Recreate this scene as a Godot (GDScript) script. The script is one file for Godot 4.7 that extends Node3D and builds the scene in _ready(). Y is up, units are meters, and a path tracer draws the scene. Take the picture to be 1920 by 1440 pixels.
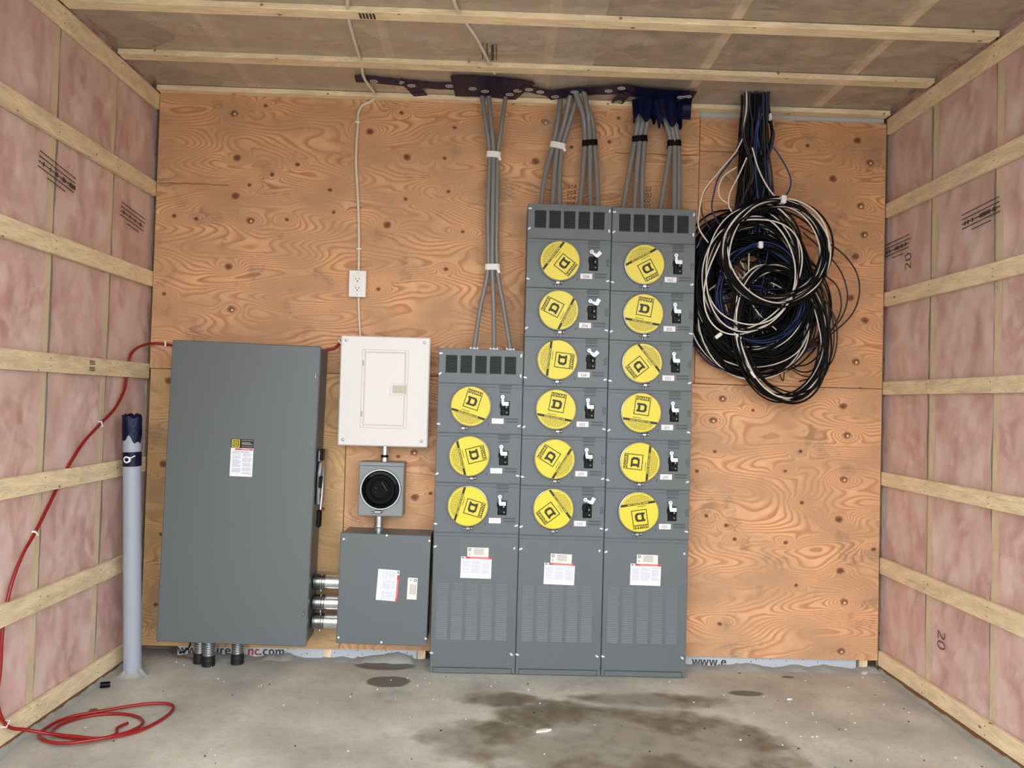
extends Node3D
# An electrical room in a garage under construction: plywood back wall with switchgear, insulated side walls under a vapour barrier.
# x runs right, y up, z from the back wall towards the open garage door; metres. The plywood face lies at z = 0, the floor at y = 0.

const XL := -1.548      # faces of the furring strips on the two side walls
const XR := 1.750
const DOOR_Z := 2.7     # the open garage door
const CEIL := 2.526     # underside of the ceiling film

var rng := RandomNumberGenerator.new()
var M := {}
var taken := {}
var font: SystemFont
var font_bold: SystemFont


# ---------------------------------------------------------------- mesh builder
class MB:
	var v := PackedVector3Array()
	var n := PackedVector3Array()
	var t := PackedVector2Array()

	func tri(a: Vector3, b: Vector3, c: Vector3, na: Vector3, nb: Vector3, nc: Vector3, ta := Vector2.ZERO, tb := Vector2.ZERO, tc := Vector2.ZERO) -> void:
		var f := (a - c).cross(a - b)
		if f.dot(na + nb + nc) >= 0.0:
			v.append_array([a, b, c]); n.append_array([na, nb, nc]); t.append_array([ta, tb, tc])
		else:
			v.append_array([a, c, b]); n.append_array([na, nc, nb]); t.append_array([ta, tc, tb])

	func quad(a: Vector3, b: Vector3, c: Vector3, d: Vector3, out: Vector3, ta := Vector2(0, 0), tb := Vector2(1, 0), tc := Vector2(1, 1), td := Vector2(0, 1)) -> void:
		var f := (a - c).cross(a - b) + (a - d).cross(a - c)
		f = f.normalized()
		if f.dot(out) < 0.0:
			f = -f
		tri(a, b, c, f, f, f, ta, tb, tc)
		tri(a, c, d, f, f, f, ta, tc, td)

	# a box with chamfered edges; its texture runs along its longest side, in metres
	func box(xf: Transform3D, size: Vector3, ch := 0.0, uvo := Vector2.ZERO) -> void:
		var h := size * 0.5
		var long := 0
		if size.y > size[long]: long = 1
		if size.z > size[long]: long = 2
		var place := func(p: Vector3) -> Vector2:
			var o := 0.0
			for k in 3:
				if k != long: o += p[k]
			return Vector2(p[long], o) + uvo
		for ax in 3:
			var b: int = (ax + 1) % 3
			var c: int = (ax + 2) % 3
			for s in [-1.0, 1.0]:
				var out := Vector3.ZERO
				out[ax] = s
				var ps: Array[Vector3] = []
				for k in [[-1, -1], [1, -1], [1, 1], [-1, 1]]:
					var p := Vector3.ZERO
					p[ax] = s * h[ax]
					p[b] = k[0] * (h[b] - ch)
					p[c] = k[1] * (h[c] - ch)
					ps.append(p)
				quad(xf * ps[0], xf * ps[1], xf * ps[2], xf * ps[3], xf.basis * out, place.call(ps[0]), place.call(ps[1]), place.call(ps[2]), place.call(ps[3]))
		if ch <= 0.0:
			return
		for ax in 3:
			var b: int = (ax + 1) % 3
			var c: int = (ax + 2) % 3
			for sb in [-1.0, 1.0]:
				for sc in [-1.0, 1.0]:
					var ps: Array[Vector3] = []
					for k in [[-1, 0], [1, 0], [1, 1], [-1, 1]]:
						var p := Vector3.ZERO
						p[ax] = k[0] * (h[ax] - ch)
						p[b] = sb * (h[b] - ch * k[1])
						p[c] = sc * (h[c] - ch * (1 - k[1]))
						ps.append(p)
					var out := Vector3.ZERO
					out[b] = sb
					out[c] = sc
					quad(xf * ps[0], xf * ps[1], xf * ps[2], xf * ps[3], xf.basis * out, place.call(ps[0]), place.call(ps[1]), place.call(ps[2]), place.call(ps[3]))
		for sx in [-1.0, 1.0]:
			for sy in [-1.0, 1.0]:
				for sz in [-1.0, 1.0]:
					var s := Vector3(sx, sy, sz)
					var c0 := s * (h - Vector3.ONE * ch)
					var nn := (xf.basis * s).normalized()
					tri(xf * (c0 + Vector3(sx * ch, 0, 0)), xf * (c0 + Vector3(0, sy * ch, 0)), xf * (c0 + Vector3(0, 0, sz * ch)), nn, nn, nn)

	# box given by its low and high corners
	func bx(lo: Vector3, hi: Vector3, ch := 0.0, uvo := Vector2.ZERO) -> void:
		box(Transform3D(Basis(), (lo + hi) * 0.5), hi - lo, ch, uvo)

	func tube(p: PackedVector3Array, r, sides := 8, closed := false) -> void:
		var m := p.size()
		var up := Vector3(0.13, 0.31, 0.94)
		var rings := []
		var norms := []
		var lens := PackedFloat32Array()
		var run := 0.0
		for i in m:
			var d: Vector3
			if closed:
				d = p[(i + 1) % m] - p[(i - 1 + m) % m]
			else:
				d = p[mini(i + 1, m - 1)] - p[maxi(i - 1, 0)]
			d = d.normalized()
			var a := up - d * up.dot(d)
			if a.length() < 0.01:
				a = d.cross(Vector3.RIGHT)
			a = a.normalized()
			up = a
			var b := d.cross(a)
			var rr: float = r[i] if r is PackedFloat32Array else r
			var ring := PackedVector3Array()
			var nr := PackedVector3Array()
			for k in sides + 1:
				var g := TAU * k / sides
				var o := a * cos(g) + b * sin(g)
				nr.append(o)
				ring.append(p[i] + o * rr)
			rings.append(ring)
			norms.append(nr)
			if i: run += p[i].distance_to(p[i - 1])
			lens.append(run)
		var last := m if closed else m - 1
		for i in last:
			var j := (i + 1) % m
			var A: PackedVector3Array = rings[i]
			var B: PackedVector3Array = rings[j]
			var NA: PackedVector3Array = norms[i]
			var NB: PackedVector3Array = norms[j]
			var off := 0
			if closed and j == 0:      # the frame has turned on its way round: match the rings
				var best := 1e9
				for k in sides:
					var dd := A[0].distance_to(B[k])
					if dd < best:
						best = dd
						off = k
			for k in sides:
				var k0 := (k + off) % sides
				var k1 := (k + 1 + off) % sides
				var u0 := Vector2(lens[i], float(k) / sides)
				var u1 := Vector2(lens[j], float(k) / sides)
				tri(A[k], A[k + 1], B[k1], NA[k], NA[k + 1], NB[k1], u0, u0, u1)
				tri(A[k], B[k1], B[k0], NA[k], NB[k1], NB[k0], u0, u1, u1)
		if not closed:
			for e in [0, m - 1]:
				var R: PackedVector3Array = rings[e]
				var out := (p[0] - p[1]).normalized() if e == 0 else (p[m - 1] - p[m - 2]).normalized()
				for k in sides:
					tri(p[e], R[k], R[k + 1], out, out, out)

	# profile (radius, height) turned round the local y axis
	func lathe(xf: Transform3D, prof: PackedVector2Array, seg := 32) -> void:
		for i in prof.size() - 1:
			var a := prof[i]
			var b := prof[i + 1]
			var d := b - a
			if d.length() < 1e-7:
				continue
			var nn := Vector2(d.y, -d.x).normalized()
			for k in seg:
				var g0 := TAU * k / seg
				var g1 := TAU * (k + 1) / seg
				var e0 := Vector3(cos(g0), 0, sin(g0))
				var e1 := Vector3(cos(g1), 0, sin(g1))
				var n0 := (xf.basis * (e0 * nn.x + Vector3(0, nn.y, 0))).normalized()
				var n1 := (xf.basis * (e1 * nn.x + Vector3(0, nn.y, 0))).normalized()
				var p00 := xf * (e0 * a.x + Vector3(0, a.y, 0))
				var p01 := xf * (e1 * a.x + Vector3(0, a.y, 0))
				var p10 := xf * (e0 * b.x + Vector3(0, b.y, 0))
				var p11 := xf * (e1 * b.x + Vector3(0, b.y, 0))
				var ua := Vector2(float(k) / seg, a.y)
				if a.x > 1e-6: tri(p00, p01, p11, n0, n1, n1, ua, ua, ua)
				if b.x > 1e-6: tri(p00, p11, p10, n0, n1, n0, ua, ua, ua)

	# a flat outline in the local xy plane with depth along z
	func prism(xf: Transform3D, poly: PackedVector2Array, depth: float) -> void:
		var ids := Geometry2D.triangulate_polygon(poly)
		var zf := (xf.basis * Vector3(0, 0, 1)).normalized()
		for s in [1.0, -1.0]:
			var z: float = depth * 0.5 * s
			for i in ids.size() / 3:
				var a := poly[ids[i * 3]]
				var b := poly[ids[i * 3 + 1]]
				var c := poly[ids[i * 3 + 2]]
				tri(xf * Vector3(a.x, a.y, z), xf * Vector3(b.x, b.y, z), xf * Vector3(c.x, c.y, z), zf * s, zf * s, zf * s, a, b, c)
		var ctr := Vector2.ZERO
		for p in poly: ctr += p / poly.size()
		var area := 0.0
		for i in poly.size(): area += poly[i].cross(poly[(i + 1) % poly.size()])
		for i in poly.size():
			var a := poly[i]
			var b := poly[(i + 1) % poly.size()]
			var e := (b - a).orthogonal() * (1.0 if area > 0.0 else -1.0)
			e = Vector2((b - a).y, -(b - a).x) * (1.0 if area > 0.0 else -1.0)
			quad(xf * Vector3(a.x, a.y, -depth * 0.5), xf * Vector3(b.x, b.y, -depth * 0.5), xf * Vector3(b.x, b.y, depth * 0.5), xf * Vector3(a.x, a.y, depth * 0.5), xf.basis * Vector3(e.x, e.y, 0))

	# a smooth sheet: f(u, v) gives a point; uv in metres-like units
	func sheet(nx: int, ny: int, f: Callable, su: float, sv: float, out: Vector3) -> void:
		var P := PackedVector3Array()
		for j in ny + 1:
			for i in nx + 1:
				P.append(f.call(float(i) / nx, float(j) / ny))
		var N := PackedVector3Array()
		for j in ny + 1:
			for i in nx + 1:
				var dx := P[j * (nx + 1) + mini(i + 1, nx)] - P[j * (nx + 1) + maxi(i - 1, 0)]
				var dy := P[mini(j + 1, ny) * (nx + 1) + i] - P[maxi(j - 1, 0) * (nx + 1) + i]
				var q := dx.cross(dy).normalized()
				N.append(q if q.dot(out) >= 0.0 else -q)
		for j in ny:
			for i in nx:
				var a := j * (nx + 1) + i
				var b := a + 1
				var c := a + nx + 2
				var d := a + nx + 1
				var ua := Vector2(su * i / nx, sv * (1.0 - float(j) / ny))
				var uc := Vector2(su * (i + 1) / nx, sv * (1.0 - float(j + 1) / ny))
				tri(P[a], P[b], P[c], N[a], N[b], N[c], ua, Vector2(uc.x, ua.y), uc)
				tri(P[a], P[c], P[d], N[a], N[c], N[d], ua, uc, Vector2(ua.x, uc.y))

	# a band of some thickness that follows a path; w0 is its width, face its outward side
	func ribbon(p: PackedVector3Array, w: float, th: float, face: Vector3) -> void:
		var L := PackedVector3Array()
		var R := PackedVector3Array()
		for i in p.size():
			var d := (p[mini(i + 1, p.size() - 1)] - p[maxi(i - 1, 0)]).normalized()
			var s := d.cross(face).normalized() * w * 0.5
			L.append(p[i] - s)
			R.append(p[i] + s)
		var f := face.normalized() * th
		for i in p.size() - 1:
			quad(L[i] + f, R[i] + f, R[i + 1] + f, L[i + 1] + f, face)
			quad(L[i], R[i], R[i + 1], L[i + 1], -face)
			quad(L[i], L[i] + f, L[i + 1] + f, L[i + 1], L[i] - R[i])
			quad(R[i], R[i] + f, R[i + 1] + f, R[i + 1], R[i] - L[i])
		for e in [0, p.size() - 1]:
			quad(L[e], R[e], R[e] + f, L[e] + f, p[0] - p[1] if e == 0 else p[1] - p[0])

	func text(xf: Transform3D, s: String, size: float, depth: float, f: Font) -> void:
		var tm := TextMesh.new()
		tm.text = s
		tm.font = f
		tm.font_size = 24
		tm.pixel_size = size / 24.0
		tm.depth = depth
		tm.curve_step = 1.5
		var a := tm.get_mesh_arrays()
		var av: PackedVector3Array = a[Mesh.ARRAY_VERTEX]
		var an: PackedVector3Array = a[Mesh.ARRAY_NORMAL]
		var ids: PackedInt32Array = a[Mesh.ARRAY_INDEX] if a[Mesh.ARRAY_INDEX] != null else PackedInt32Array(range(av.size()))
		for i in ids.size() / 3:
			var i0 := ids[i * 3]
			var i1 := ids[i * 3 + 1]
			var i2 := ids[i * 3 + 2]
			tri(xf * av[i0], xf * av[i1], xf * av[i2], xf.basis * an[i0], xf.basis * an[i1], xf.basis * an[i2])

	func commit(origin := Vector3.ZERO) -> ArrayMesh:
		var vv := v
		if origin != Vector3.ZERO:
			vv = v.duplicate()
			for i in vv.size(): vv[i] -= origin
		var a := []
		a.resize(Mesh.ARRAY_MAX)
		a[Mesh.ARRAY_VERTEX] = vv
		a[Mesh.ARRAY_NORMAL] = n
		a[Mesh.ARRAY_TEX_UV] = t
		var m := ArrayMesh.new()
		m.add_surface_from_arrays(Mesh.PRIMITIVE_TRIANGLES, a)
		return m


# ---------------------------------------------------------------- node helpers
func numbered(parent: Node, called: String) -> String:
	var key := str(parent.get_instance_id()) + called
	var k: int = taken.get(key, 0)
	taken[key] = k + 1
	return called if k == 0 else "%s_%03d" % [called, k]


func tag(o: Node, label := "", category := "", group := "", kind := "") -> Node:
	if label: o.set_meta("label", label)
	if category: o.set_meta("category", category)
	if group: o.set_meta("group", group)
	if kind: o.set_meta("kind", kind)
	return o


func thing(called: String, label: String, category: String, at := Vector3.ZERO, group := "") -> Node3D:
	var o := Node3D.new()
	o.name = numbered(self, called)
	add_child(o, true)
	o.position = at
	tag(o, label, category, group)
	return o


func origin_of(o: Node) -> Vector3:
	var p := Vector3.ZERO
	while o != self:
		p += (o as Node3D).position
		o = o.get_parent()
	return p


# one mesh as a part; the builder's points are world points unless local is set
func part(called: String, mb, mat: Material, parent: Node, local := false, at := Vector3.ZERO) -> MeshInstance3D:
	var o := MeshInstance3D.new()
	o.name = numbered(parent, called)
	o.position = at
	parent.add_child(o, true)
	if mb is MB:
		o.mesh = mb.commit(Vector3.ZERO if local else origin_of(o))
	else:
		o.mesh = mb
	o.material_override = mat
	return o


# a thing that is a single mesh, with its origin at the middle of its base
func single(called: String, mb: MB, mat: Material, label: String, category: String, group := "", kind := "") -> MeshInstance3D:
	var lo := Vector3.INF
	var hi := -Vector3.INF
	for p in mb.v:
		lo = lo.min(p)
		hi = hi.max(p)
	var o := part(called, mb, mat, self, false, Vector3((lo.x + hi.x) * 0.5, lo.y, (lo.z + hi.z) * 0.5))
	tag(o, label, category, group, kind)
	return o


func T(p: Vector3) -> Transform3D:
	return Transform3D(Basis(), p)


func TR(p: Vector3, axis: Vector3, deg: float) -> Transform3D:
	return Transform3D(Basis(axis, deg_to_rad(deg)), p)


# local y turned to face the room (towards +z)
func FZ(p: Vector3) -> Transform3D:
	return Transform3D(Basis(Vector3.RIGHT, PI / 2), p)


func pts(s: String) -> PackedVector3Array:
	var r := PackedVector3Array()
	for w in s.split(" ", false):
		var f := w.split_floats(",")
		r.append(Vector3(f[0], f[1], f[2]))
	return r


func pts_xy(s: String, z: float) -> PackedVector3Array:
	var r := PackedVector3Array()
	for w in s.split(" ", false):
		var f := w.split_floats(",")
		r.append(Vector3(f[0], f[1], z))
	return r


func smooth(p: PackedVector3Array, k := 8) -> PackedVector3Array:
	var r := PackedVector3Array()
	for i in p.size() - 1:
		var a := p[maxi(i - 1, 0)]
		var d := p[mini(i + 2, p.size() - 1)]
		for j in k:
			r.append(p[i].cubic_interpolate(p[i + 1], a, d, float(j) / k))
	r.append(p[p.size() - 1])
	return r


# ---------------------------------------------------------------- materials and textures
func mat(c: Color, rough := 0.6, metal := 0.0) -> StandardMaterial3D:
	var m := StandardMaterial3D.new()
	m.albedo_color = c
	m.roughness = rough
	m.metallic = metal
	return m


func tex_from(w: int, h: int, data: PackedByteArray) -> ImageTexture:
	return ImageTexture.create_from_image(Image.create_from_data(w, h, false, Image.FORMAT_RGB8, data))


func noise(seed_: int, freq: float, oct := 4, kind := FastNoiseLite.TYPE_SIMPLEX_SMOOTH) -> FastNoiseLite:
	var f := FastNoiseLite.new()
	f.seed = seed_
	f.noise_type = kind
	f.frequency = freq
	f.fractal_type = FastNoiseLite.FRACTAL_FBM
	f.fractal_octaves = oct
	return f


func put(d: PackedByteArray, i: int, c: Color) -> void:
	d[i] = int(clampf(c.r, 0, 1) * 255.0)
	d[i + 1] = int(clampf(c.g, 0, 1) * 255.0)
	d[i + 2] = int(clampf(c.b, 0, 1) * 255.0)


# rotary-cut softwood veneer: contour bands of a stretched height field, knots push the field up
func plywood_tex(wm: float, hm: float, seed_: int, early: Color, late: Color, knots: String, cracks: String) -> ImageTexture:
	var res := 430.0
	var w := int(wm * res)
	var h := int(hm * res)
	var field := PackedFloat32Array()
	field.resize(w * h)
	var core := PackedFloat32Array()
	core.resize(w * h)
	var pale := PackedFloat32Array()
	pale.resize(w * h)
	var wob := noise(seed_ + 5, 30.0, 2)
	for s in knots.split(" ", false):
		var k := s.split_floats(",")
		var big := 0.010 if k[2] == 0.0 else 0.0145
		var cx := k[0]
		var cy := k[1]
		var reach := 0.20
		for j in range(maxi(0, int((cy - 0.1) * res)), mini(h, int((cy + 0.1) * res))):
			for i in range(maxi(0, int((cx - reach) * res)), mini(w, int((cx + reach) * res))):
				var dx := i / res - cx
				var dy := j / res - cy
				var at := j * w + i
				var q := dx * dx * 0.22 + dy * dy
				field[at] += 0.55 * exp(-q / (0.00045 if k[2] == 0.0 else 0.0009))
				if absf(dx) < 0.04 and absf(dy) < 0.04:
					var d := sqrt(dx * dx * 0.8 + dy * dy * 1.2) + 0.003 * wob.get_noise_2d(i / res, j / res)
					core[at] = maxf(core[at], 1.0 - smoothstep(big * 0.45, big * 1.15, d))
					if k[2] > 0.0:
						core[at] += 0.5 * smoothstep(big * 0.75, big * 0.95, d) * (1.0 - smoothstep(big * 1.0, big * 1.3, d))
					if k[2] == 2.0:
						var e := sqrt(pow(dx - 0.003, 2) * 1.4 + pow(dy - 0.003, 2) * (1.0 + 2.0 * absf(dx) / 0.01))
						pale[at] = 1.0 - smoothstep(0.005, 0.0085, e + 0.002 * wob.get_noise_2d(i / res + 3, j / res))
	var n1 := noise(seed_, 1.0, 2)
	var fine := noise(seed_ + 1, 1.0, 2)
	var mott := noise(seed_ + 2, 2.4, 3)
	var mold := noise(seed_ + 3, 3.4, 4)
	var cr := []
	for s in cracks.split(" ", false): cr.append(s.split_floats(","))
	var d := PackedByteArray()
	d.resize(w * h * 3)
	var stain := Color(0.44, 0.37, 0.31)
	var m0 := 0.0
	var s0 := 0.0
	for j in h:
		var y := j / res
		for i in w:
			var x := i / res
			var at := j * w + i
			var f := n1.get_noise_2d(x * 0.85, y * 3.3) * 1.15 + field[at] + y * 0.45 + 0.05 * n1.get_noise_2d(x * 5.0 + 40.0, y * 9.0)
			var b := fposmod(f * 9.5, 1.0)
			var lt := smoothstep(0.35, 0.86, b) * (1.0 - smoothstep(0.90, 1.0, b))
			var g := fine.get_noise_2d(x * 26.0, y * 380.0)
			if i % 2 == 0:
				m0 = mott.get_noise_2d(x * 1.0, y * 2.0)
				s0 = mold.get_noise_2d(x * 1.2, y * 1.2)
			var c := early.lerp(late, clampf(lt * (0.46 + 0.75 * m0) + g * 0.16, 0.0, 1.0))
			c = c * (1.0 + 0.16 * m0 + 0.06 * g)
			var st := smoothstep(0.30, 0.50, s0) * smoothstep(-0.15, 0.25, g + 0.4 * lt)
			c = c.lerp(stain, clampf(st, 0, 1) * 0.32)
			var k := clampf(core[at], 0.0, 1.0)
			if k > 0.0: c = c.lerp(Color(0.36, 0.19, 0.10), k * 0.8)
			if pale[at] > 0.0: c = c.lerp(Color(0.90, 0.80, 0.62), pale[at])
			put(d, at * 3, c)
	for k in cr:     # x0, x1, y: a thin dark split along the grain
		for i in range(int(k[0] * res), mini(w, int(k[1] * res))):
			var j := int((k[2] + 0.002 * wob.get_noise_2d(i / res * 0.4, 1.0)) * res)
			if j >= 0 and j < h: put(d, (j * w + i) * 3, Color(0.30, 0.18, 0.10))
	return tex_from(w, h, d)


func lumber_tex(seed_: int, base: Color, dark: Color) -> ImageTexture:
	var w := 1024
	var h := 192
	var a := noise(seed_, 1.0, 3)
	var f := noise(seed_ + 1, 1.0, 2)
	var d := PackedByteArray()
	d.resize(w * h * 3)
	var kn := []
	var r := RandomNumberGenerator.new()
	r.seed = seed_
	for i in 5: kn.append(Vector3(r.randf() * w, r.randf() * h, r.randf_range(3, 8)))
	for j in h:
		for i in w:
			var b := fposmod(a.get_noise_2d(i * 0.0012, j * 0.011) * 9.0 + j * 0.06, 1.0)
			var lt := smoothstep(0.3, 0.9, b) * (1.0 - smoothstep(0.92, 1.0, b))
			var g := f.get_noise_2d(i * 0.012, j * 0.5)
			var c := base.lerp(dark, clampf(0.30 * lt + 0.30 * g + 0.05, 0, 1)) * (1.0 + 0.10 * a.get_noise_2d(i * 0.006, j * 0.02 + 90.0))
			for k in kn:
				var dx: float = (i - k.x) * 0.8
				var dy: float = j - k.y
				if absf(dx) < 12.0 and absf(dy) < 12.0:
					c = c.lerp(Color(0.48, 0.32, 0.18), 0.8 * (1.0 - smoothstep(k.z * 0.6, k.z, sqrt(dx * dx + dy * dy))))
			put(d, (j * w + i) * 3, c)
	return tex_from(w, h, d)


func pink_tex() -> ImageTexture:
	var w := 640
	var n1 := noise(11, 0.0075, 4)
	n1.domain_warp_enabled = true
	n1.domain_warp_amplitude = 60.0
	n1.domain_warp_frequency = 0.012
	n1.domain_warp_fractal_octaves = 3
	var n2 := noise(12, 0.011, 4)
	n2.domain_warp_enabled = true
	n2.domain_warp_amplitude = 90.0
	n2.domain_warp_frequency = 0.01
	n2.fractal_type = FastNoiseLite.FRACTAL_RIDGED
	var n3 := noise(13, 0.16, 3)
	var n4 := noise(14, 0.022, 4)
	n4.domain_warp_enabled = true
	n4.domain_warp_amplitude = 70.0
	n4.domain_warp_frequency = 0.012
	n4.fractal_type = FastNoiseLite.FRACTAL_RIDGED
	var D := n4.get_seamless_image(w, w).get_data()
	var A := n1.get_seamless_image(w, w).get_data()
	var B := n2.get_seamless_image(w, w).get_data()
	var C := n3.get_seamless_image(w, w).get_data()
	var d := PackedByteArray()
	d.resize(w * w * 3)
	var deep := Color(0.78, 0.50, 0.485)
	var mid := Color(0.89, 0.665, 0.64)
	var palest := Color(0.95, 0.83, 0.80)
	for i in w * w:
		var a := A[i] / 255.0
		var b := B[i] / 255.0
		var c := C[i] / 255.0 - 0.5
		var col := mid.lerp(palest, smoothstep(0.50, 0.80, a) * 0.9).lerp(deep, smoothstep(0.50, 0.20, a) * 0.9)
		col = col.lerp(palest, smoothstep(0.55, 0.85, b) * 0.7)
		var e := D[i] / 255.0
		col = col.lerp(palest, smoothstep(0.50, 0.85, e) * 0.5).lerp(deep, smoothstep(0.35, 0.08, e) * 0.45)
		col = col * (1.0 + c * 0.14)
		put(d, i * 3, col)
	return tex_from(w, w, d)


func ellipse_at(x: float, z: float, e: Vector4) -> float:
	var dx := (x - e.x) / e.z
	var dz := (z - e.y) / e.w
	return dx * dx + dz * dz


func floor_tex(x0: float, x1: float, z0: float, z1: float) -> ImageTexture:
	var res := 380.0
	var w := int((x1 - x0) * res)
	var h := int((z1 - z0) * res)
	var a := noise(31, 0.006, 5).get_image(w, h).get_data()
	var b := noise(32, 0.03, 4).get_image(w, h).get_data()
	var c := noise(33, 0.35, 2).get_image(w, h).get_data()
	var s := noise(34, 1.0, 4)
	var d := PackedByteArray()
	d.resize(w * h * 3)
	# wet and oily patches: centre x, z, half sizes
	var wet: Array[Vector4] = [Vector4(0.50, 0.90, 0.62, 0.36), Vector4(0.28, 0.56, 0.30, 0.20), Vector4(-0.02, 0.74, 0.24, 0.15), Vector4(0.55, 0.62, 0.32, 0.20), Vector4(0.82, 0.74, 0.26, 0.22), Vector4(0.30, 0.86, 0.50, 0.17), Vector4(0.62, 0.40, 0.38, 0.09), Vector4(0.05, 0.42, 0.20, 0.09)]
	var spots: Array[Vector4] = [Vector4(-0.412, 0.254, 0.088, 0.060), Vector4(-0.46, 0.06, 0.13, 0.055), Vector4(1.3, 0.1, 0.03, 0.016), Vector4(1.05, 0.30, 0.07, 0.03)]
	var brown := Color(0.41, 0.37, 0.30)
	for j in h:
		var z := z0 + j / res
		for i in w:
			var x := x0 + i / res
			var at := j * w + i
			var base := Color(0.765, 0.752, 0.70)
			var v := (a[at] / 255.0 - 0.5) * 0.24 + (b[at] / 255.0 - 0.5) * 0.16 + (c[at] / 255.0 - 0.5) * 0.10
			base = base.lerp(Color(0.62, 0.58, 0.50), smoothstep(0.52, 0.75, b[at] / 255.0) * 0.3) * (1.0 + v)
			if z < 1.5:
				var g := 0.0
				var warp := 0.30 * s.get_noise_2d(x * 3.2, z * 3.2) + 0.16 * s.get_noise_2d(x * 11.0, z * 11.0)
				if x > -0.6:
					for e in wet:
						g = maxf(g, 1.0 - ellipse_at(x, z, e) * 0.85)
					g = smoothstep(0.02, 0.75, g + warp * 1.4 - 0.10)
					base = base.lerp(brown * (0.92 + 0.35 * (b[at] / 255.0)), g * (0.45 + 0.5 * smoothstep(0.35, 0.65, a[at] / 255.0)))
				for e in spots:
					var q := 1.0 - smoothstep(0.8, 1.25, ellipse_at(x, z, e) + warp * 0.9)
					base = base.lerp(Color(0.33, 0.31, 0.27), q * 0.72)
				# grey cement splash along the walls
				var edge := minf(minf(z + 0.02, x - XL), XR - x)
				base = base.lerp(Color(0.62, 0.63, 0.62), (1.0 - smoothstep(0.02, 0.13, edge + warp * 0.12)) * 0.6)
			put(d, at * 3, base)
	return tex_from(w, h, d)


# rows of fine print as short dashes on a sheet of white, in pixels
func print_tex(w: int, h: int, bg: Color, bars: Array, blocks: Array, seed_: int) -> ImageTexture:
	var im := Image.create(w, h, false, Image.FORMAT_RGB8)
	im.fill(bg)
	var r := RandomNumberGenerator.new()
	r.seed = seed_
	for b in bars:
		im.fill_rect(b[0], b[1])
	for b in blocks:      # rect, row pitch, ink
		var R: Rect2i = b[0]
		var pitch: int = b[1]
		var ink: Color = b[2]
		var y := R.position.y
		while y < R.end.y:
			var x := R.position.x
			var stop := R.end.x - (r.randi() % maxi(1, R.size.x / 3) if r.randf() < 0.3 else 0)
			if r.randf() < 0.12:
				y += pitch
				continue
			while x < stop:
				var l := r.randi_range(2, 7)
				im.fill_rect(Rect2i(x, y, mini(l, stop - x), maxi(1, pitch / 2)), ink)
				x += l + 1
			y += pitch
	return ImageTexture.create_from_image(im)


func printed(t: Texture2D, rough := 0.45) -> StandardMaterial3D:
	var m := mat(Color.WHITE, rough)
	m.albedo_texture = t
	return m


# a thin sheet of paper facing the room with its print across the face
func paper(mb: MB, xf: Transform3D, w: float, h: float, th := 0.0006) -> void:
	var x := w * 0.5
	var y := h * 0.5
	mb.quad(xf * Vector3(-x, -y, th), xf * Vector3(x, -y, th), xf * Vector3(x, y, th), xf * Vector3(-x, y, th), xf.basis * Vector3(0, 0, 1), Vector2(0, 1), Vector2(1, 1), Vector2(1, 0), Vector2(0, 0))
	for e in [[Vector2(-x, -y), Vector2(x, -y), Vector3(0, -1, 0)], [Vector2(x, -y), Vector2(x, y), Vector3(1, 0, 0)], [Vector2(x, y), Vector2(-x, y), Vector3(0, 1, 0)], [Vector2(-x, y), Vector2(-x, -y), Vector3(-1, 0, 0)]]:
		var a: Vector2 = e[0]
		var b: Vector2 = e[1]
		var o: Vector3 = e[2]
		var z2 := Vector2(0.01, 0.99)
		mb.quad(xf * Vector3(a.x, a.y, 0), xf * Vector3(b.x, b.y, 0), xf * Vector3(b.x, b.y, th), xf * Vector3(a.x, a.y, th), xf.basis * o, z2, z2, z2, z2)


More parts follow.
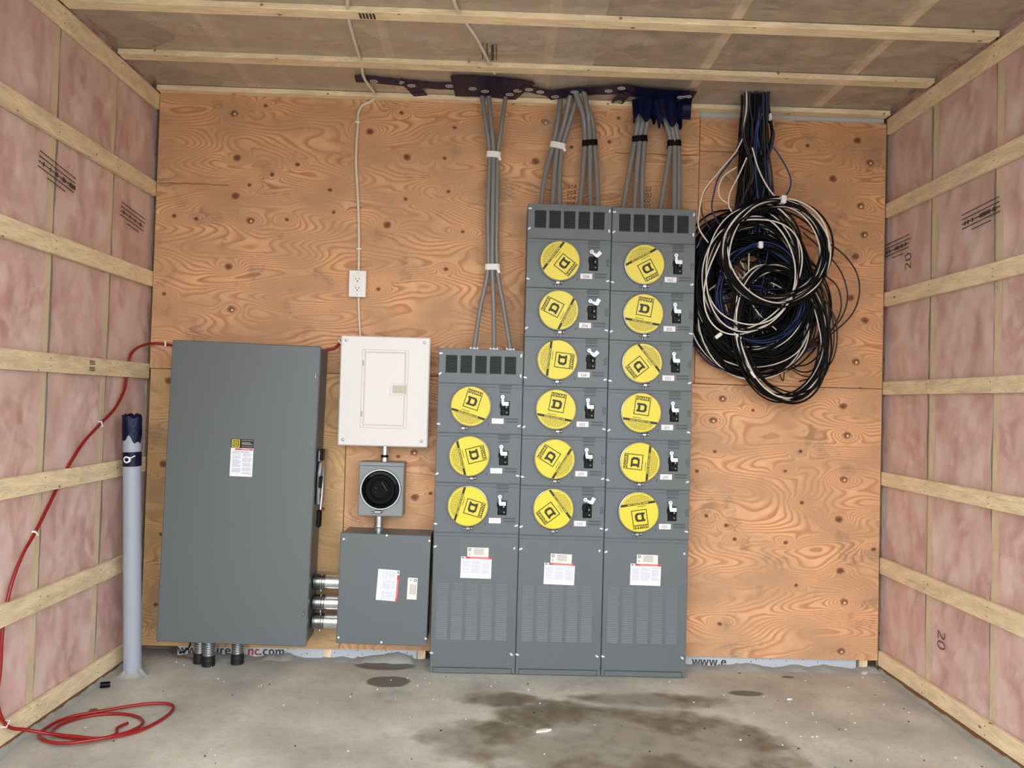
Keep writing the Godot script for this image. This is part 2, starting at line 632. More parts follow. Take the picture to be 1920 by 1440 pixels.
func materials() -> void:
	var lum: Array[ImageTexture] = [lumber_tex(41, Color(0.95, 0.87, 0.72), Color(0.76, 0.64, 0.46)), lumber_tex(47, Color(0.92, 0.84, 0.69), Color(0.73, 0.61, 0.44))]
	for k in 2:
		var m := mat(Color.WHITE, 0.7)
		m.albedo_texture = lum[k]
		m.uv1_scale = Vector3(0.8, 5.0, 1)
		M["lumber%d" % k] = m
	M.lumber_pale = M.lumber0.duplicate()
	M.lumber_pale.albedo_color = Color(1.0, 0.99, 0.97)
	M.pink = mat(Color.WHITE, 0.95)
	M.pink.albedo_texture = pink_tex()
	M.pink.uv1_scale = Vector3(1.0, 0.62, 1)
	M.attic = mat(Color(0.74, 0.64, 0.54), 0.95)
	var an := NoiseTexture2D.new()
	an.width = 512; an.height = 512; an.seamless = true
	an.noise = noise(71, 0.010, 4)
	var ar := Gradient.new()
	ar.set_color(0, Color(0.62, 0.56, 0.52)); ar.set_color(1, Color(1.0, 0.95, 0.88))
	an.color_ramp = ar
	M.attic.albedo_texture = an
	var film := mat(Color(0.88, 0.82, 0.755, 0.35), 0.30)
	film.transparency = BaseMaterial3D.TRANSPARENCY_ALPHA
	film.cull_mode = BaseMaterial3D.CULL_DISABLED
	M.film = film
	M.film_thin = mat(Color(0.88, 0.83, 0.78, 0.13), 0.28)
	M.film_thin.transparency = BaseMaterial3D.TRANSPARENCY_ALPHA
	M.film_thin.cull_mode = BaseMaterial3D.CULL_DISABLED
	var cre := NoiseTexture2D.new()
	cre.width = 512; cre.height = 512; cre.seamless = true
	cre.noise = noise(73, 0.012, 4)
	cre.noise.fractal_type = FastNoiseLite.FRACTAL_RIDGED
	cre.noise.domain_warp_enabled = true
	cre.noise.domain_warp_amplitude = 40.0
	film.heightmap_enabled = true
	film.heightmap_texture = cre
	film.heightmap_scale = 0.12
	film.uv1_scale = Vector3(1.1, 0.7, 1)
	var film2 := mat(Color(0.86, 0.80, 0.72, 0.36), 0.20)
	film2.transparency = BaseMaterial3D.TRANSPARENCY_ALPHA
	film2.cull_mode = BaseMaterial3D.CULL_DISABLED
	film2.heightmap_enabled = true
	film2.heightmap_texture = cre
	film2.heightmap_scale = 0.25
	film2.uv1_scale = Vector3(0.5, 0.7, 1)
	M.film_ceiling = film2
	M.foam = mat(Color(0.86, 0.88, 0.90), 0.8)
	M.foam_board = mat(Color(0.74, 0.76, 0.78), 0.85)
	M.sheathing = mat(Color(0.55, 0.45, 0.33), 0.9)
	M.grey = mat(Color(0.375, 0.40, 0.405), 0.38)           # switchgear enamel
	M.grey_dark = mat(Color(0.31, 0.33, 0.335), 0.40)
	M.grey_light = mat(Color(0.52, 0.545, 0.54), 0.45)
	M.hole = mat(Color(0.03, 0.03, 0.03), 0.8)
	M.white_enamel = mat(Color(0.87, 0.85, 0.83), 0.20)
	M.white_plastic = mat(Color(0.93, 0.92, 0.90), 0.35)
	M.ivory = mat(Color(0.76, 0.72, 0.64), 0.4)
	M.yellow = mat(Color(0.89, 0.815, 0.16), 0.32)
	M.ink = mat(Color(0.10, 0.09, 0.04), 0.5)
	M.ink_grey = mat(Color(0.22, 0.20, 0.20), 0.6)
	M.pencil = mat(Color(0.15, 0.10, 0.08), 0.8)
	M.pen = mat(Color(0.13, 0.13, 0.20), 0.7)
	M.steel = mat(Color(0.72, 0.73, 0.74), 0.30, 0.9)
	M.zinc = mat(Color(0.90, 0.91, 0.92), 0.22, 0.85)
	M.chrome = mat(Color(0.62, 0.62, 0.61), 0.28, 1.0)
	M.alu = mat(Color(0.86, 0.88, 0.90), 0.42, 0.25)       # pale lacquered handles and screws
	M.black = mat(Color(0.018, 0.018, 0.020), 0.40)
	M.black.metallic_specular = 0.3
	M.black_gloss = mat(Color(0.008, 0.008, 0.009), 0.10)
	M.black_gloss.metallic_specular = 0.22
	M.cable = mat(Color(0.50, 0.49, 0.475), 0.30)
	M.cable_white = mat(Color(0.86, 0.82, 0.75), 0.45)
	M.red = mat(Color(0.56, 0.075, 0.07), 0.35)
	M.wire_black = mat(Color(0.018, 0.018, 0.020), 0.5)
	M.wire_black.metallic_specular = 0.3
	M.wire_white = mat(Color(0.90, 0.86, 0.80), 0.45)
	M.wire_blue = mat(Color(0.06, 0.14, 0.36), 0.40)
	M.wire_brown = mat(Color(0.10, 0.035, 0.03), 0.40)
	M.tape_white = mat(Color(0.92, 0.91, 0.88), 0.5)
	M.tape_blue = mat(Color(0.025, 0.045, 0.19), 0.32)
	M.tape_blue.metallic_specular = 0.35
	M.pvc = mat(Color(0.63, 0.65, 0.70), 0.35)
	M.rubber = mat(Color(0.05, 0.05, 0.055), 0.6)
	M.concrete = mat(Color(0.64, 0.64, 0.61), 0.9)
	M.dark_timber = mat(Color(0.50, 0.34, 0.20), 0.8)
	# printed sheets
	var red := Color(0.82, 0.20, 0.18)
	var soft := Color(0.66, 0.66, 0.72)
	M.warning = printed(print_tex(200, 156, Color(0.93, 0.93, 0.96), [[Rect2i(30, 0, 170, 14), red], [Rect2i(6, 4, 14, 10), Color(0.4, 0.4, 0.42)]], [[Rect2i(60, 4, 120, 7), 6, Color(0.95, 0.7, 0.68)], [Rect2i(10, 30, 50, 92), 4, soft], [Rect2i(68, 22, 62, 104), 4, soft], [Rect2i(138, 22, 54, 98), 4, soft]], 5))
	M.rating = printed(print_tex(150, 66, Color(0.90, 0.89, 0.84), [[Rect2i(8, 6, 18, 18), Color(0.3, 0.3, 0.3)], [Rect2i(12, 10, 10, 10), Color(0.9, 0.89, 0.84)], [Rect2i(12, 42, 8, 8), Color(0.45, 0.45, 0.45)]], [[Rect2i(46, 8, 70, 44), 9, Color(0.48, 0.48, 0.46)]], 6))
	M.id_card = printed(print_tex(96, 44, Color(0.93, 0.91, 0.92), [], [[Rect2i(10, 4, 76, 4), 4, Color(0.78, 0.62, 0.64)]], 7))
	M.switch_card = printed(print_tex(170, 290, Color(0.93, 0.94, 0.95), [[Rect2i(0, 0, 170, 70), Color(0.05, 0.05, 0.04)], [Rect2i(6, 5, 58, 60), Color(0.92, 0.84, 0.20)], [Rect2i(12, 11, 46, 48), Color(0.05, 0.05, 0.04)], [Rect2i(32, 74, 134, 12), red]], [[Rect2i(80, 8, 84, 56), 8, Color(0.75, 0.75, 0.73)], [Rect2i(80, 76, 66, 8), 5, Color(0.95, 0.8, 0.78)], [Rect2i(14, 112, 66, 150), 6, soft], [Rect2i(90, 112, 70, 160), 6, soft], [Rect2i(14, 96, 140, 10), 6, Color(0.5, 0.5, 0.54)]], 8))
	var gal := NoiseTexture2D.new()
	gal.width = 256; gal.height = 256; gal.seamless = true
	gal.noise = noise(81, 0.03, 3, FastNoiseLite.TYPE_CELLULAR)
	M.zinc.roughness = 0.45
	M.zinc.roughness_texture = gal


# ---------------------------------------------------------------- scene
func _ready() -> void:
	rng.seed = 7
	font = SystemFont.new()
	font.font_names = PackedStringArray(["Droid Sans"])
	font_bold = SystemFont.new()
	font_bold.font_names = PackedStringArray(["Droid Sans"])
	font_bold.font_weight = 700

	# camera
	var cam := Camera3D.new()
	cam.name = "camera"
	cam.position = Vector3(0, 1.165, 3.45)
	cam.rotation_degrees = Vector3(1.3005, -1.1276, 1.5964)
	cam.fov = 53.07
	cam.near = 0.05
	add_child(cam)
	cam.current = true
	# overcast daylight through the open garage door is the only light
	var env := Environment.new()
	var sky := Sky.new()
	var sm := ProceduralSkyMaterial.new()
	sm.sky_top_color = Color(0.93, 0.965, 1.0)
	sm.sky_horizon_color = Color(0.97, 0.98, 1.0)
	sm.ground_horizon_color = Color(0.62, 0.61, 0.58)
	sm.ground_bottom_color = Color(0.45, 0.44, 0.42)
	sm.sky_energy_multiplier = 1.6
	sky.sky_material = sm
	env.background_mode = Environment.BG_SKY
	env.sky = sky
	env.tonemap_mode = Environment.TONE_MAPPER_LINEAR
	env.tonemap_exposure = 1.82
	env.sdfgi_enabled = true
	env.ssao_enabled = true
	env.ssil_enabled = true
	var we := WorldEnvironment.new()
	we.name = "world_environment"
	we.environment = env
	add_child(we)

	materials()
	build_floor()
	build_back_wall()
	build_side_wall(-1)
	build_side_wall(1)
	build_ceiling()
	build_switch()
	build_trough()
	build_conduits()
	build_panel()
	build_meter_socket()
	build_outlet()
	build_meter_cabinets()
	build_grey_cables()
	build_blue_tape()
	build_white_cables()
	build_red_cable()
	build_pvc()
	build_wires()
	build_floor_bits()


func build_floor() -> void:
	var mb := MB.new()
	var x0 := -1.75
	var x1 := 1.95
	var z0 := -0.12
	var z1 := DOOR_Z + 0.2
	mb.quad(Vector3(x0, 0, z0), Vector3(x1, 0, z0), Vector3(x1, 0, z1), Vector3(x0, 0, z1), Vector3.UP, Vector2(0, 0), Vector2(1, 0), Vector2(1, 1), Vector2(0, 1))
	mb.bx(Vector3(x0, -0.15, z0), Vector3(x1, -0.001, z1))
	var m := mat(Color.WHITE, 0.72)
	m.albedo_texture = floor_tex(x0, x1, z0, z1)
	var bump := NoiseTexture2D.new()
	bump.width = 512; bump.height = 512; bump.seamless = true
	bump.noise = noise(91, 0.035, 5)
	m.heightmap_enabled = false
	var o := part("floor", mb, m, self)
	tag(o, "bare concrete slab with dark damp stains and pale scuffs", "", "", "structure")
	var g := MB.new()
	g.bx(Vector3(-14, -0.25, z1), Vector3(14, -0.03, 22))
	tag(part("driveway", g, mat(Color(0.64, 0.63, 0.61), 0.9), self), "pale gravel yard outside the open garage door", "", "", "structure")


func build_back_wall() -> void:
	var wall := Node3D.new()
	wall.name = "wall_back"
	add_child(wall)
	tag(wall, "back wall sheathed in orange knotty plywood above a strip of white foam", "", "", "structure")
	var mb := MB.new()
	mb.bx(Vector3(-1.75, 0, -0.16), Vector3(1.95, 2.75, -0.10))
	part("sheathing", mb, M.sheathing, wall)
	var ks := {
		"A": "0.47,0.04,0 0.62,0.3,0 0.51,0.35,0 0.77,0.41,0 0.58,0.55,0 0.79,0.51,0 0.94,0.14,1 1.08,0.05,0 1.11,0.25,1 1.32,0.11,0 1.28,0.25,0 1.3,0.4,0 1.11,0.44,0 1.03,0.56,1 1.37,0.58,0 0.33,0.08,2 0.35,0.28,1 0.41,0.4,0 0.35,0.45,1 0.42,0.56,2 0.08,0.55,0 0.18,0.56,0 0.33,0.77,1 0.35,0.96,2 1.73,0.07,2 1.69,0.25,1 1.85,0.18,0 2.29,0.17,0 2.02,0.15,0 2.06,0.04,0 0.05,0.9,0 1.0,0.85,0 1.3,0.75,0",
		"B": "0.72,0.08,1 0.78,0.18,2 0.61,0.26,1 0.49,0.11,0 0.74,0.38,2 0.76,0.51,2 0.72,0.61,1 0.7,0.8,1 0.77,0.9,1 0.73,1.09,2 0.75,1.22,2 0.3,1.05,0",
		"C": "0.08,0.05,1 0.07,0.42,1 0.07,0.73,0 0.06,1.04,0 0.08,1.15,0 0.78,0.6,0",
		"D": "2.23,0.08,1 2.25,0.21,2 2.24,0.41,2 2.04,0.29,0 1.97,0.38,0 2.05,0.52,0 2.22,0.59,1 2.38,0.72,0 1.98,0.7,0 2.23,0.82,1 2.25,0.96,2 2.24,1.18,2 2.03,0.89,0 1.68,0.06,2 1.82,0.11,0 1.64,0.16,2 1.65,0.3,0 1.62,0.59,0 1.71,0.63,0 1.69,1.07,0 1.57,0.39,0 1.75,0.69,0 0.3,0.34,2 0.31,0.54,1 0.23,0.36,0 0.38,0.52,0 0.05,0.15,0"}
	# key, left, right, bottom, top, colours
	var sheets := [
		["A", -1.545, 0.8885, 1.2695, 2.504, Color(0.82, 0.635, 0.47), Color(0.66, 0.44, 0.285)],
		["B", 0.8915, 1.745, 1.2695, 2.480, Color(0.82, 0.625, 0.455), Color(0.66, 0.43, 0.27)],
		["C", -1.540, -0.667, 0.045, 1.2665, Color(0.80, 0.65, 0.46), Color(0.66, 0.47, 0.30)],
		["D", -0.6635, 1.745, 0.047, 1.2665, Color(0.84, 0.65, 0.485), Color(0.69, 0.46, 0.295)]]
	for s in sheets:
		var w: float = s[2] - s[1]
		var h: float = s[4] - s[3]
		var m := mat(Color.WHITE, 0.75)
		m.albedo_texture = plywood_tex(w, h, 100 + s[0].unicode_at(0), s[5], s[6], ks[s[0]], "0,0.32,0.405 2.05,2.43,0.2" if s[0] == "A" else ("0,0.22,0.155" if s[0] == "B" else ""))
		var p := MB.new()
		p.quad(Vector3(s[1], s[3], 0), Vector3(s[2], s[3], 0), Vector3(s[2], s[4], 0), Vector3(s[1], s[4], 0), Vector3.BACK, Vector2(0, 1), Vector2(1, 1), Vector2(1, 0), Vector2(0, 0))
		p.bx(Vector3(s[1], s[3], -0.014), Vector3(s[2], s[4], -0.0005))
		part("plywood_panel", p, m, wall)
	# framing and white foam that shows under and above the plywood
	for r in [[-1.385, -0.737], [-0.705, -0.322], [0.80, 1.66]]:
		var f := MB.new()
		f.bx(Vector3(r[0], -0.01, -0.06), Vector3(r[1], 0.20, -0.018), 0.004)
		part("foam_board", f, M.foam_board, wall)
	for x in [-0.721, -0.302, 1.69]:
		var f := MB.new()
		f.bx(Vector3(x - 0.018, -0.01, -0.09), Vector3(x + 0.018, 0.3, -0.016), 0.001)
		part("stud", f, M.lumber1, wall)
	var top := MB.new()
	top.bx(Vector3(-1.545, 2.40, -0.06), Vector3(1.745, 2.60, -0.020), 0.002)
	part("top_plate", top, mat(Color(0.82, 0.82, 0.80), 0.7), wall)
	# print on the foam board: a web address, half hidden behind the conduits
	var pr := MB.new()
	pr.text(T(Vector3(-1.362, 0.024, -0.0175)), "www", 0.050, 0.001, font_bold)
	pr.text(T(Vector3(-1.165, 0.024, -0.0175)), "iren", 0.050, 0.001, font_bold)
	pr.text(T(Vector3(-0.965, 0.024, -0.0175)), ".com", 0.050, 0.001, font_bold)
	pr.text(T(Vector3(0.99, 0.020, -0.0175)), "www.e", 0.048, 0.001, font_bold)
	part("foam_print", pr, M.ink_grey, wall)
	var pr2 := MB.new()
	pr2.text(T(Vector3(-1.048, 0.024, -0.0175)), "nc", 0.050, 0.001, font_bold)
	part("foam_print", pr2, mat(Color(0.66, 0.20, 0.16), 0.6), wall)
	var sp := MB.new()
	for k in 46:
		var x := rng.randf_range(-0.93, -0.33) if k % 3 else rng.randf_range(0.9, 1.6)
		sp.box(TR(Vector3(x, rng.randf_range(0.012, 0.044), -0.0178), Vector3.BACK, rng.randf() * 90.0), Vector3(rng.randf_range(0.002, 0.008), rng.randf_range(0.002, 0.004), 0.0008))
	tag(part("dirt_specks", sp, M.ink_grey, wall), "", "", "", "stuff")
	# cement lumps smeared along the foot of the wall
	var lumps := MB.new()
	var nn := noise(55, 6.0, 4)
	lumps.sheet(220, 5, func(u: float, v: float) -> Vector3:
		var x := lerpf(-1.54, 1.74, u)
		var hgt := maxf(0.0, 0.009 + 0.020 * nn.get_noise_2d(x, 0.0) + (0.012 if absf(x + 0.47) < 0.13 else 0.0))
		return Vector3(x, hgt * (1.0 - v * v) + 0.004 * nn.get_noise_2d(x * 5.0, v * 3.0) * (1.0 - v) - 0.001, lerpf(-0.02, 0.045 + 0.03 * nn.get_noise_2d(x * 1.5, 4.0), v)), 8, 0.3, Vector3(0, 1, 1))
	tag(part("cement_smear", lumps, M.concrete, wall), "", "", "", "stuff")
	# numbers pencilled on the plywood between the cables
	var hw := MB.new()
	var lists := [[0.312, ["304", "204", "104", "303"]], [0.655, ["302", "202", "102", "301"]]]
	for l in lists:
		for k in 4:
			hw.text(TR(Vector3(l[0] + rng.randf_range(-0.003, 0.003), 2.142 - k * 0.0255, 0.0004), Vector3.BACK, rng.randf_range(-6, 6)), l[1][k], 0.026, 0.0006, font)
	part("pencilled_numbers", hw, M.pencil, wall)


func build_side_wall(s: int) -> void:
	var left := s < 0
	var face: float = XL if left else XR           # faces of the furring strips
	var film_x: float = face + s * 0.020
	var wall := Node3D.new()
	wall.name = "wall_left" if left else "wall_right"
	add_child(wall)
	tag(wall, ("left" if left else "right") + " side wall of pink insulation under clear plastic and pale furring strips", "", "", "structure")
	var mb := MB.new()
	mb.bx(Vector3(minf(film_x + s * 0.12, film_x + s * 0.16), -0.15, -0.16), Vector3(maxf(film_x + s * 0.12, film_x + s * 0.16), 2.75, DOOR_Z + 0.1))
	part("sheathing", mb, M.sheathing, wall)
	# studs and pink batts
	var first := -0.058 if left else -0.055
	var nz := noise(21 if left else 22, 5.0, 4)
	for k in 12:
		var z := first + 0.406 * k
		if z > DOOR_Z: break
		var st := MB.new()
		var a := film_x + s * 0.004
		var b := film_x + s * 0.12
		st.bx(Vector3(minf(a, b), 0.0, z - 0.019), Vector3(maxf(a, b), 2.56, z + 0.019), 0.001, Vector2(k * 0.31, k * 0.07))
		part("stud", st, M.lumber_pale, wall)
		if z + 0.4 > DOOR_Z + 0.1: break
		var ba := MB.new()
		var lo := z + 0.019
		var hi := z + 0.387
		var fine := k < 4
		ba.sheet(16 if fine else 8, 96 if fine else 40, func(u: float, v: float) -> Vector3:
			var yy := lerpf(0.0, 2.56, v)
			var zz := lerpf(lo + 0.004 - 0.016 * nz.get_noise_2d(k * 7.0, yy * 0.45), hi - 0.004 + 0.016 * nz.get_noise_2d(k * 7.0 + 3.0, yy * 0.45), u)
			var inside := clampf(10.0 * u * (1.0 - u), 0.0, 1.0)
			var d := 0.0025 + inside * (0.020 * absf(nz.get_noise_2d(zz * 1.4, yy * 0.6)) + 0.010 * nz.get_noise_2d(zz * 5.0, yy * 2.6))
			return Vector3(film_x + s * maxf(0.0015, d), yy, zz), 0.368, 2.56, Vector3(-s, 0, 0))
		for i in ba.t.size(): ba.t[i] += Vector2(k * 0.37 + (0.0 if left else 0.55), k * 0.23)
		part("insulation_batt", ba, M.pink, wall)
	# the vapour barrier: one clear sheet, a little slack between the strips
	var fm := MB.new()
	var fn := noise(23 if left else 24, 2.2, 4)
	var rid := noise(25 if left else 26, 3.0, 3)
	rid.fractal_type = FastNoiseLite.FRACTAL_RIDGED
	fm.sheet(150, 90, func(u: float, v: float) -> Vector3:
		var zz := lerpf(-0.01, DOOR_Z, u)
		var yy := lerpf(0.004, 2.52, v)
		var ph := fposmod(yy - 0.045, 0.406) / 0.406
		var slack := sin(PI * clampf((ph - 0.06) / 0.88, 0.0, 1.0))
		var d := slack * (0.005 * fn.get_noise_2d(zz * 1.6, yy * 0.7) + 0.007 * maxf(0.0, rid.get_noise_2d(zz * 1.3 + yy * 0.4, yy * 0.35 - zz * 0.3)))
		return Vector3(film_x - s * (d + 0.0005), yy, zz), 4.2, 2.5, Vector3(-s, 0, 0))
	part("vapour_barrier", fm, M.film, wall)
	# furring strips
	var rows := [[0.021, 0.088], [0.401, 0.473], [0.809, 0.876], [1.222, 1.288], [1.634, 1.701], [2.039, 2.104], [2.431, 2.502]] if left else [[0.024, 0.089], [0.435, 0.508], [0.833, 0.893], [1.242, 1.301], [1.643, 1.707], [2.048, 2.113], [2.432, 2.502]]
	var at := 0
	for r in rows:
		var f := MB.new()
		f.bx(Vector3(minf(face, film_x - s * 0.001), r[0], -0.006), Vector3(maxf(face, film_x - s * 0.001), r[1], DOOR_Z), 0.0015, Vector2(rng.randf() * 3.0, rng.randf()))
		part("furring_strip", f, M["lumber%d" % (at % 2)], wall)
		at += 1
	# a dark sole plate under the lowest strip
	var sole := MB.new()
	sole.bx(Vector3(minf(face + s * 0.004, film_x + s * 0.12), -0.02, -0.02), Vector3(maxf(face + s * 0.004, film_x + s * 0.12), 0.0205, DOOR_Z), 0.002)
	part("sole_plate", sole, M.dark_timber, wall)
	var cem := MB.new()
	var cn := noise(28 if left else 29, 5.0, 4)
	cem.sheet(160, 4, func(u: float, v: float) -> Vector3:
		var z := lerpf(0.0, DOOR_Z, u)
		var wd := 0.030 + 0.030 * cn.get_noise_2d(z, 0.0) + 0.012 * cn.get_noise_2d(z * 6.0, 2.0)
		var hg := 0.009 + 0.010 * cn.get_noise_2d(z * 2.0, 5.0)
		return Vector3(face + s * 0.005 - s * wd * v, maxf(0.0, hg) * (1.0 - v) * (1.0 - v) + 0.003 * cn.get_noise_2d(z * 8.0, v * 6.0) * (1.0 - v) + 0.0004, z), 4, 0.3, Vector3(-s, 1, 0))
	tag(part("cement_smear", cem, M.concrete, wall), "", "", "", "stuff")
	# nail heads where strips cross studs
	var nails := MB.new()
	for r in rows:
		for k in 5:
			var z := first + 0.406 * k + rng.randf_range(-0.006, 0.006)
			if z < 0.0: continue
			for e in [0.28, 0.74]:
				nails.box(T(Vector3(face - s * 0.0004, lerpf(r[0], r[1], e) + rng.randf_range(-0.006, 0.006), z)), Vector3(0.001, 0.004, 0.003))
	tag(part("nail_heads", nails, M.ink_grey, wall), "", "", "", "stuff")
	# black print on the sheet: rows of lettering too small to read
	var spots := [[1.915, 0.742, -8.0, 0.22], [1.893, 0.178, -6.0, 0.21]] if left else [[1.897, 0.663, -4.0, 0.22], [1.895, 0.073, -2.0, 0.20]]
	for p in spots:
		var ink := MB.new()
		var bs := Basis(Vector3(0, 0, -float(-s)), Vector3(0, 1, 0), Vector3(float(-s), 0, 0))
		var xf := Transform3D(bs * Basis(Vector3.BACK, deg_to_rad(p[2] * (1.0 if left else -1.0))), Vector3(film_x - s * 0.0075, p[0], p[1]))
		for row in 5:
			var y: float = 0.036 - row * 0.018
			var x: float = -0.5 * p[3] + (0.0 if row != 4 else 0.06)
			var big := row == 2
			while x < 0.5 * p[3] - (0.05 if row == 4 else 0.0):
				var l := rng.randf_range(0.006, 0.016)
				ink.box(xf * T(Vector3(x + l * 0.5, y, 0)), Vector3(l * 0.82, 0.015 if big and rng.randf() < 0.5 else 0.0042, 0.0004))
				x += l
		part("sheet_print", ink, M.ink_grey, wall)
	if not left:
		for p in [[1.819, 0.172], [0.28, 0.462]]:
			var num := MB.new()
			var up := Vector3(0, 0, -1.0 if p[0] > 1.0 else 1.0)
			var xf2 := Transform3D(Basis(up.cross(Vector3(-1, 0, 0)), up, Vector3(-1, 0, 0)), Vector3(film_x - 0.0085, p[0], p[1]))
			num.text(xf2, "20", 0.07, 0.0004, font)
			part("sheet_number", num, mat(Color(0.36, 0.30, 0.31), 0.7), wall)
	else:
		# two lumber grade stamps
		var gs := MB.new()
		for y in [1.246, 1.270]:
			for k in 3:
				gs.bx(Vector3(face + 0.0001, y - 0.009 + k * 0.006, 0.46), Vector3(face + 0.0006, y - 0.006 + k * 0.006, 0.50))
		part("grade_stamp", gs, M.ink_grey, wall)


func build_ceiling() -> void:
	var c := Node3D.new()
	c.name = "ceiling"
	add_child(c)
	tag(c, "ceiling of joists and grey insulation behind wrinkled clear plastic held by pale battens", "", "", "structure")
	var mb := MB.new()
	mb.bx(Vector3(-1.75, 2.70, -0.16), Vector3(1.95, 2.80, DOOR_Z + 0.1))
	part("roof_deck", mb, M.sheathing, c)
	# header over the door opening and the eaves
	var hd := MB.new()
	hd.bx(Vector3(-1.75, 2.44, DOOR_Z - 0.02), Vector3(1.95, 2.75, DOOR_Z + 0.12))
	part("door_header", hd, M.lumber1, c)
	var nz := noise(61, 2.0, 4)
	var ins := MB.new()
	ins.sheet(90, 110, func(u: float, v: float) -> Vector3:
		var x := lerpf(-1.7, 1.9, u)
		var z := lerpf(-0.1, DOOR_Z, v)
		return Vector3(x, CEIL + 0.030 + 0.012 * nz.get_noise_2d(x * 2.0, z * 2.0), z), 3.6, 4.4, Vector3.DOWN)
	part("insulation_batt", ins, M.attic, c)
	for k in 5:
		var x: float = [-1.12, -0.47, 0.17, 0.805, 1.41][k]
		var up: float = [0.006, 0.022, 0.022, 0.006, 0.006][k]
		var j := MB.new()
		j.bx(Vector3(x - 0.019, CEIL + up, -0.08), Vector3(x + 0.019, CEIL + 0.15, DOOR_Z), 0.001, Vector2(k * 0.4, k * 0.13))
		part("joist", j, M.lumber_pale, c)
	var fm := MB.new()
	var rid := noise(63, 2.4, 4)
	rid.fractal_type = FastNoiseLite.FRACTAL_RIDGED
	var fn := noise(64, 1.6, 4)
	fm.sheet(150, 190, func(u: float, v: float) -> Vector3:
		var x := lerpf(-1.56, 1.76, u)
		var z := lerpf(-0.01, DOOR_Z, v)
		var ph := fposmod(z + 0.022, 0.406) / 0.406
		if z < 0.40: ph = clampf((z - 0.045) / 0.29, 0.0, 1.0)
		var slack := sin(PI * clampf((ph - 0.08) / 0.84, 0.0, 1.0))
		var calm := 0.25 if (z < 0.33 and x > -0.72 and x < 0.95) else 1.0
		var d := calm * slack * (0.012 * fn.get_noise_2d(x, z) + 0.022 * maxf(0.0, rid.get_noise_2d(x * 1.3 + z * 0.8, z * 1.6 - x * 0.45)))
		return Vector3(x, CEIL + 0.001 - maxf(-0.003, d), z), 3.3, 4.3, Vector3.DOWN)
	part("vapour_barrier", fm, M.film_ceiling, c)
	# a second sheet lapped over the left half, with a scalloped edge
	var lp := MB.new()
	lp.sheet(110, 150, func(u: float, v: float) -> Vector3:
		var z := lerpf(0.05, DOOR_Z, v)
		var x := lerpf(-1.30 + 0.16 * sin(z * 5.0) * sin(z * 11.0 + 1.0), 0.345 + 0.012 * fn.get_noise_2d(z * 2.0, 3.0), u)
		var ph := fposmod(z + 0.022, 0.406) / 0.406
		if z < 0.40: ph = clampf((z - 0.045) / 0.29, 0.0, 1.0)
		var slack := sin(PI * clampf((ph - 0.05) / 0.9, 0.0, 1.0))
		var calm := 0.2 if z < 0.33 else 1.0
		return Vector3(x, CEIL - 0.0015 - calm * slack * maxf(0.0, 0.004 + 0.012 * fn.get_noise_2d(x + 5.0, z) + 0.016 * maxf(0.0, rid.get_noise_2d(x * 1.5 - z * 0.9 + 7.0, z * 1.7 + x * 0.5))), z), 1.7, 2.7, Vector3.DOWN)
	part("vapour_barrier_lap", lp, M.film_ceiling, c)
	var zs := [[-0.010, 0.042], [0.335, 0.392], [0.738, 0.795], [1.15, 1.207], [1.556, 1.613], [1.962, 2.02], [2.37, 2.427], [2.776, 2.833], [3.18, 3.24], [3.59, 3.65], [4.0, 4.06]]
	var at := 0
	for r in zs:
		var b := MB.new()
		b.bx(Vector3(-1.545, CEIL - 0.021, r[0]), Vector3(1.742, CEIL - 0.0005, r[1]), 0.0015, Vector2(rng.randf() * 3.0, rng.randf()))
		part("batten", b, M["lumber%d" % (at % 2)], c)
		at += 1
	# grade stamp on the third batten, print on the sheet
	var gs := MB.new()
	for k in 5:
		gs.bx(Vector3(-0.52 + k * 0.012, CEIL - 0.0216, 0.745), Vector3(-0.512 + k * 0.012, CEIL - 0.0211, 0.785))
	part("grade_stamp", gs, M.ink_grey, c)
	var ink := MB.new()
	for row in 4:
		var z := 0.44
		while z < 0.57:
			var l := rng.randf_range(0.006, 0.016)
			ink.bx(Vector3(-0.094 + row * 0.018, CEIL - 0.016, z), Vector3(-0.094 + row * 0.018 + (0.010 if row == 2 else 0.004), CEIL - 0.0155, z + l * 0.8))
			z += l
	part("sheet_print", ink, M.ink_grey, c)
	# a lapped piece of the same plastic hanging over the last batten round the black wires
	var fl := MB.new()
	fl.sheet(30, 16, func(u: float, v: float) -> Vector3:
		var x := lerpf(0.86, 1.30, u)
		var y := 2.520 if v < 0.45 else 2.520 - (v - 0.45) * (0.13 + 0.012 * sin(u * 5.0))
		var z := lerpf(0.20, 0.055, minf(1.0, v / 0.45)) + 0.008 * fn.get_noise_2d(x * 5.0, v * 4.0)
		return Vector3(x, y, z), 0.5, 0.3, Vector3(0, -0.5, 1))
	part("plastic_flap", fl, M.film_thin, c)


# ---------------------------------------------------------------- switchgear
func screw(mb: MB, p: Vector3, r := 0.0055) -> void:
	mb.lathe(FZ(p), PackedVector2Array([Vector2(r, 0), Vector2(r, 0.002), Vector2(r * 0.6, 0.0035), Vector2(0, 0.004)]), 10)


func wing_screw(mb: MB, p: Vector3, deg: float) -> void:
	var xf := TR(p, Vector3.BACK, deg)
	mb.prism(xf * T(Vector3(0, 0, 0.0035)), PackedVector2Array([Vector2(-0.008, -0.0035), Vector2(0.003, -0.0045), Vector2(0.009, 0.0), Vector2(0.003, 0.0045), Vector2(-0.006, 0.003)]), 0.003)
	mb.lathe(FZ(p), PackedVector2Array([Vector2(0.0045, 0), Vector2(0.0045, 0.006), Vector2(0.003, 0.008), Vector2(0, 0.008)]), 10)


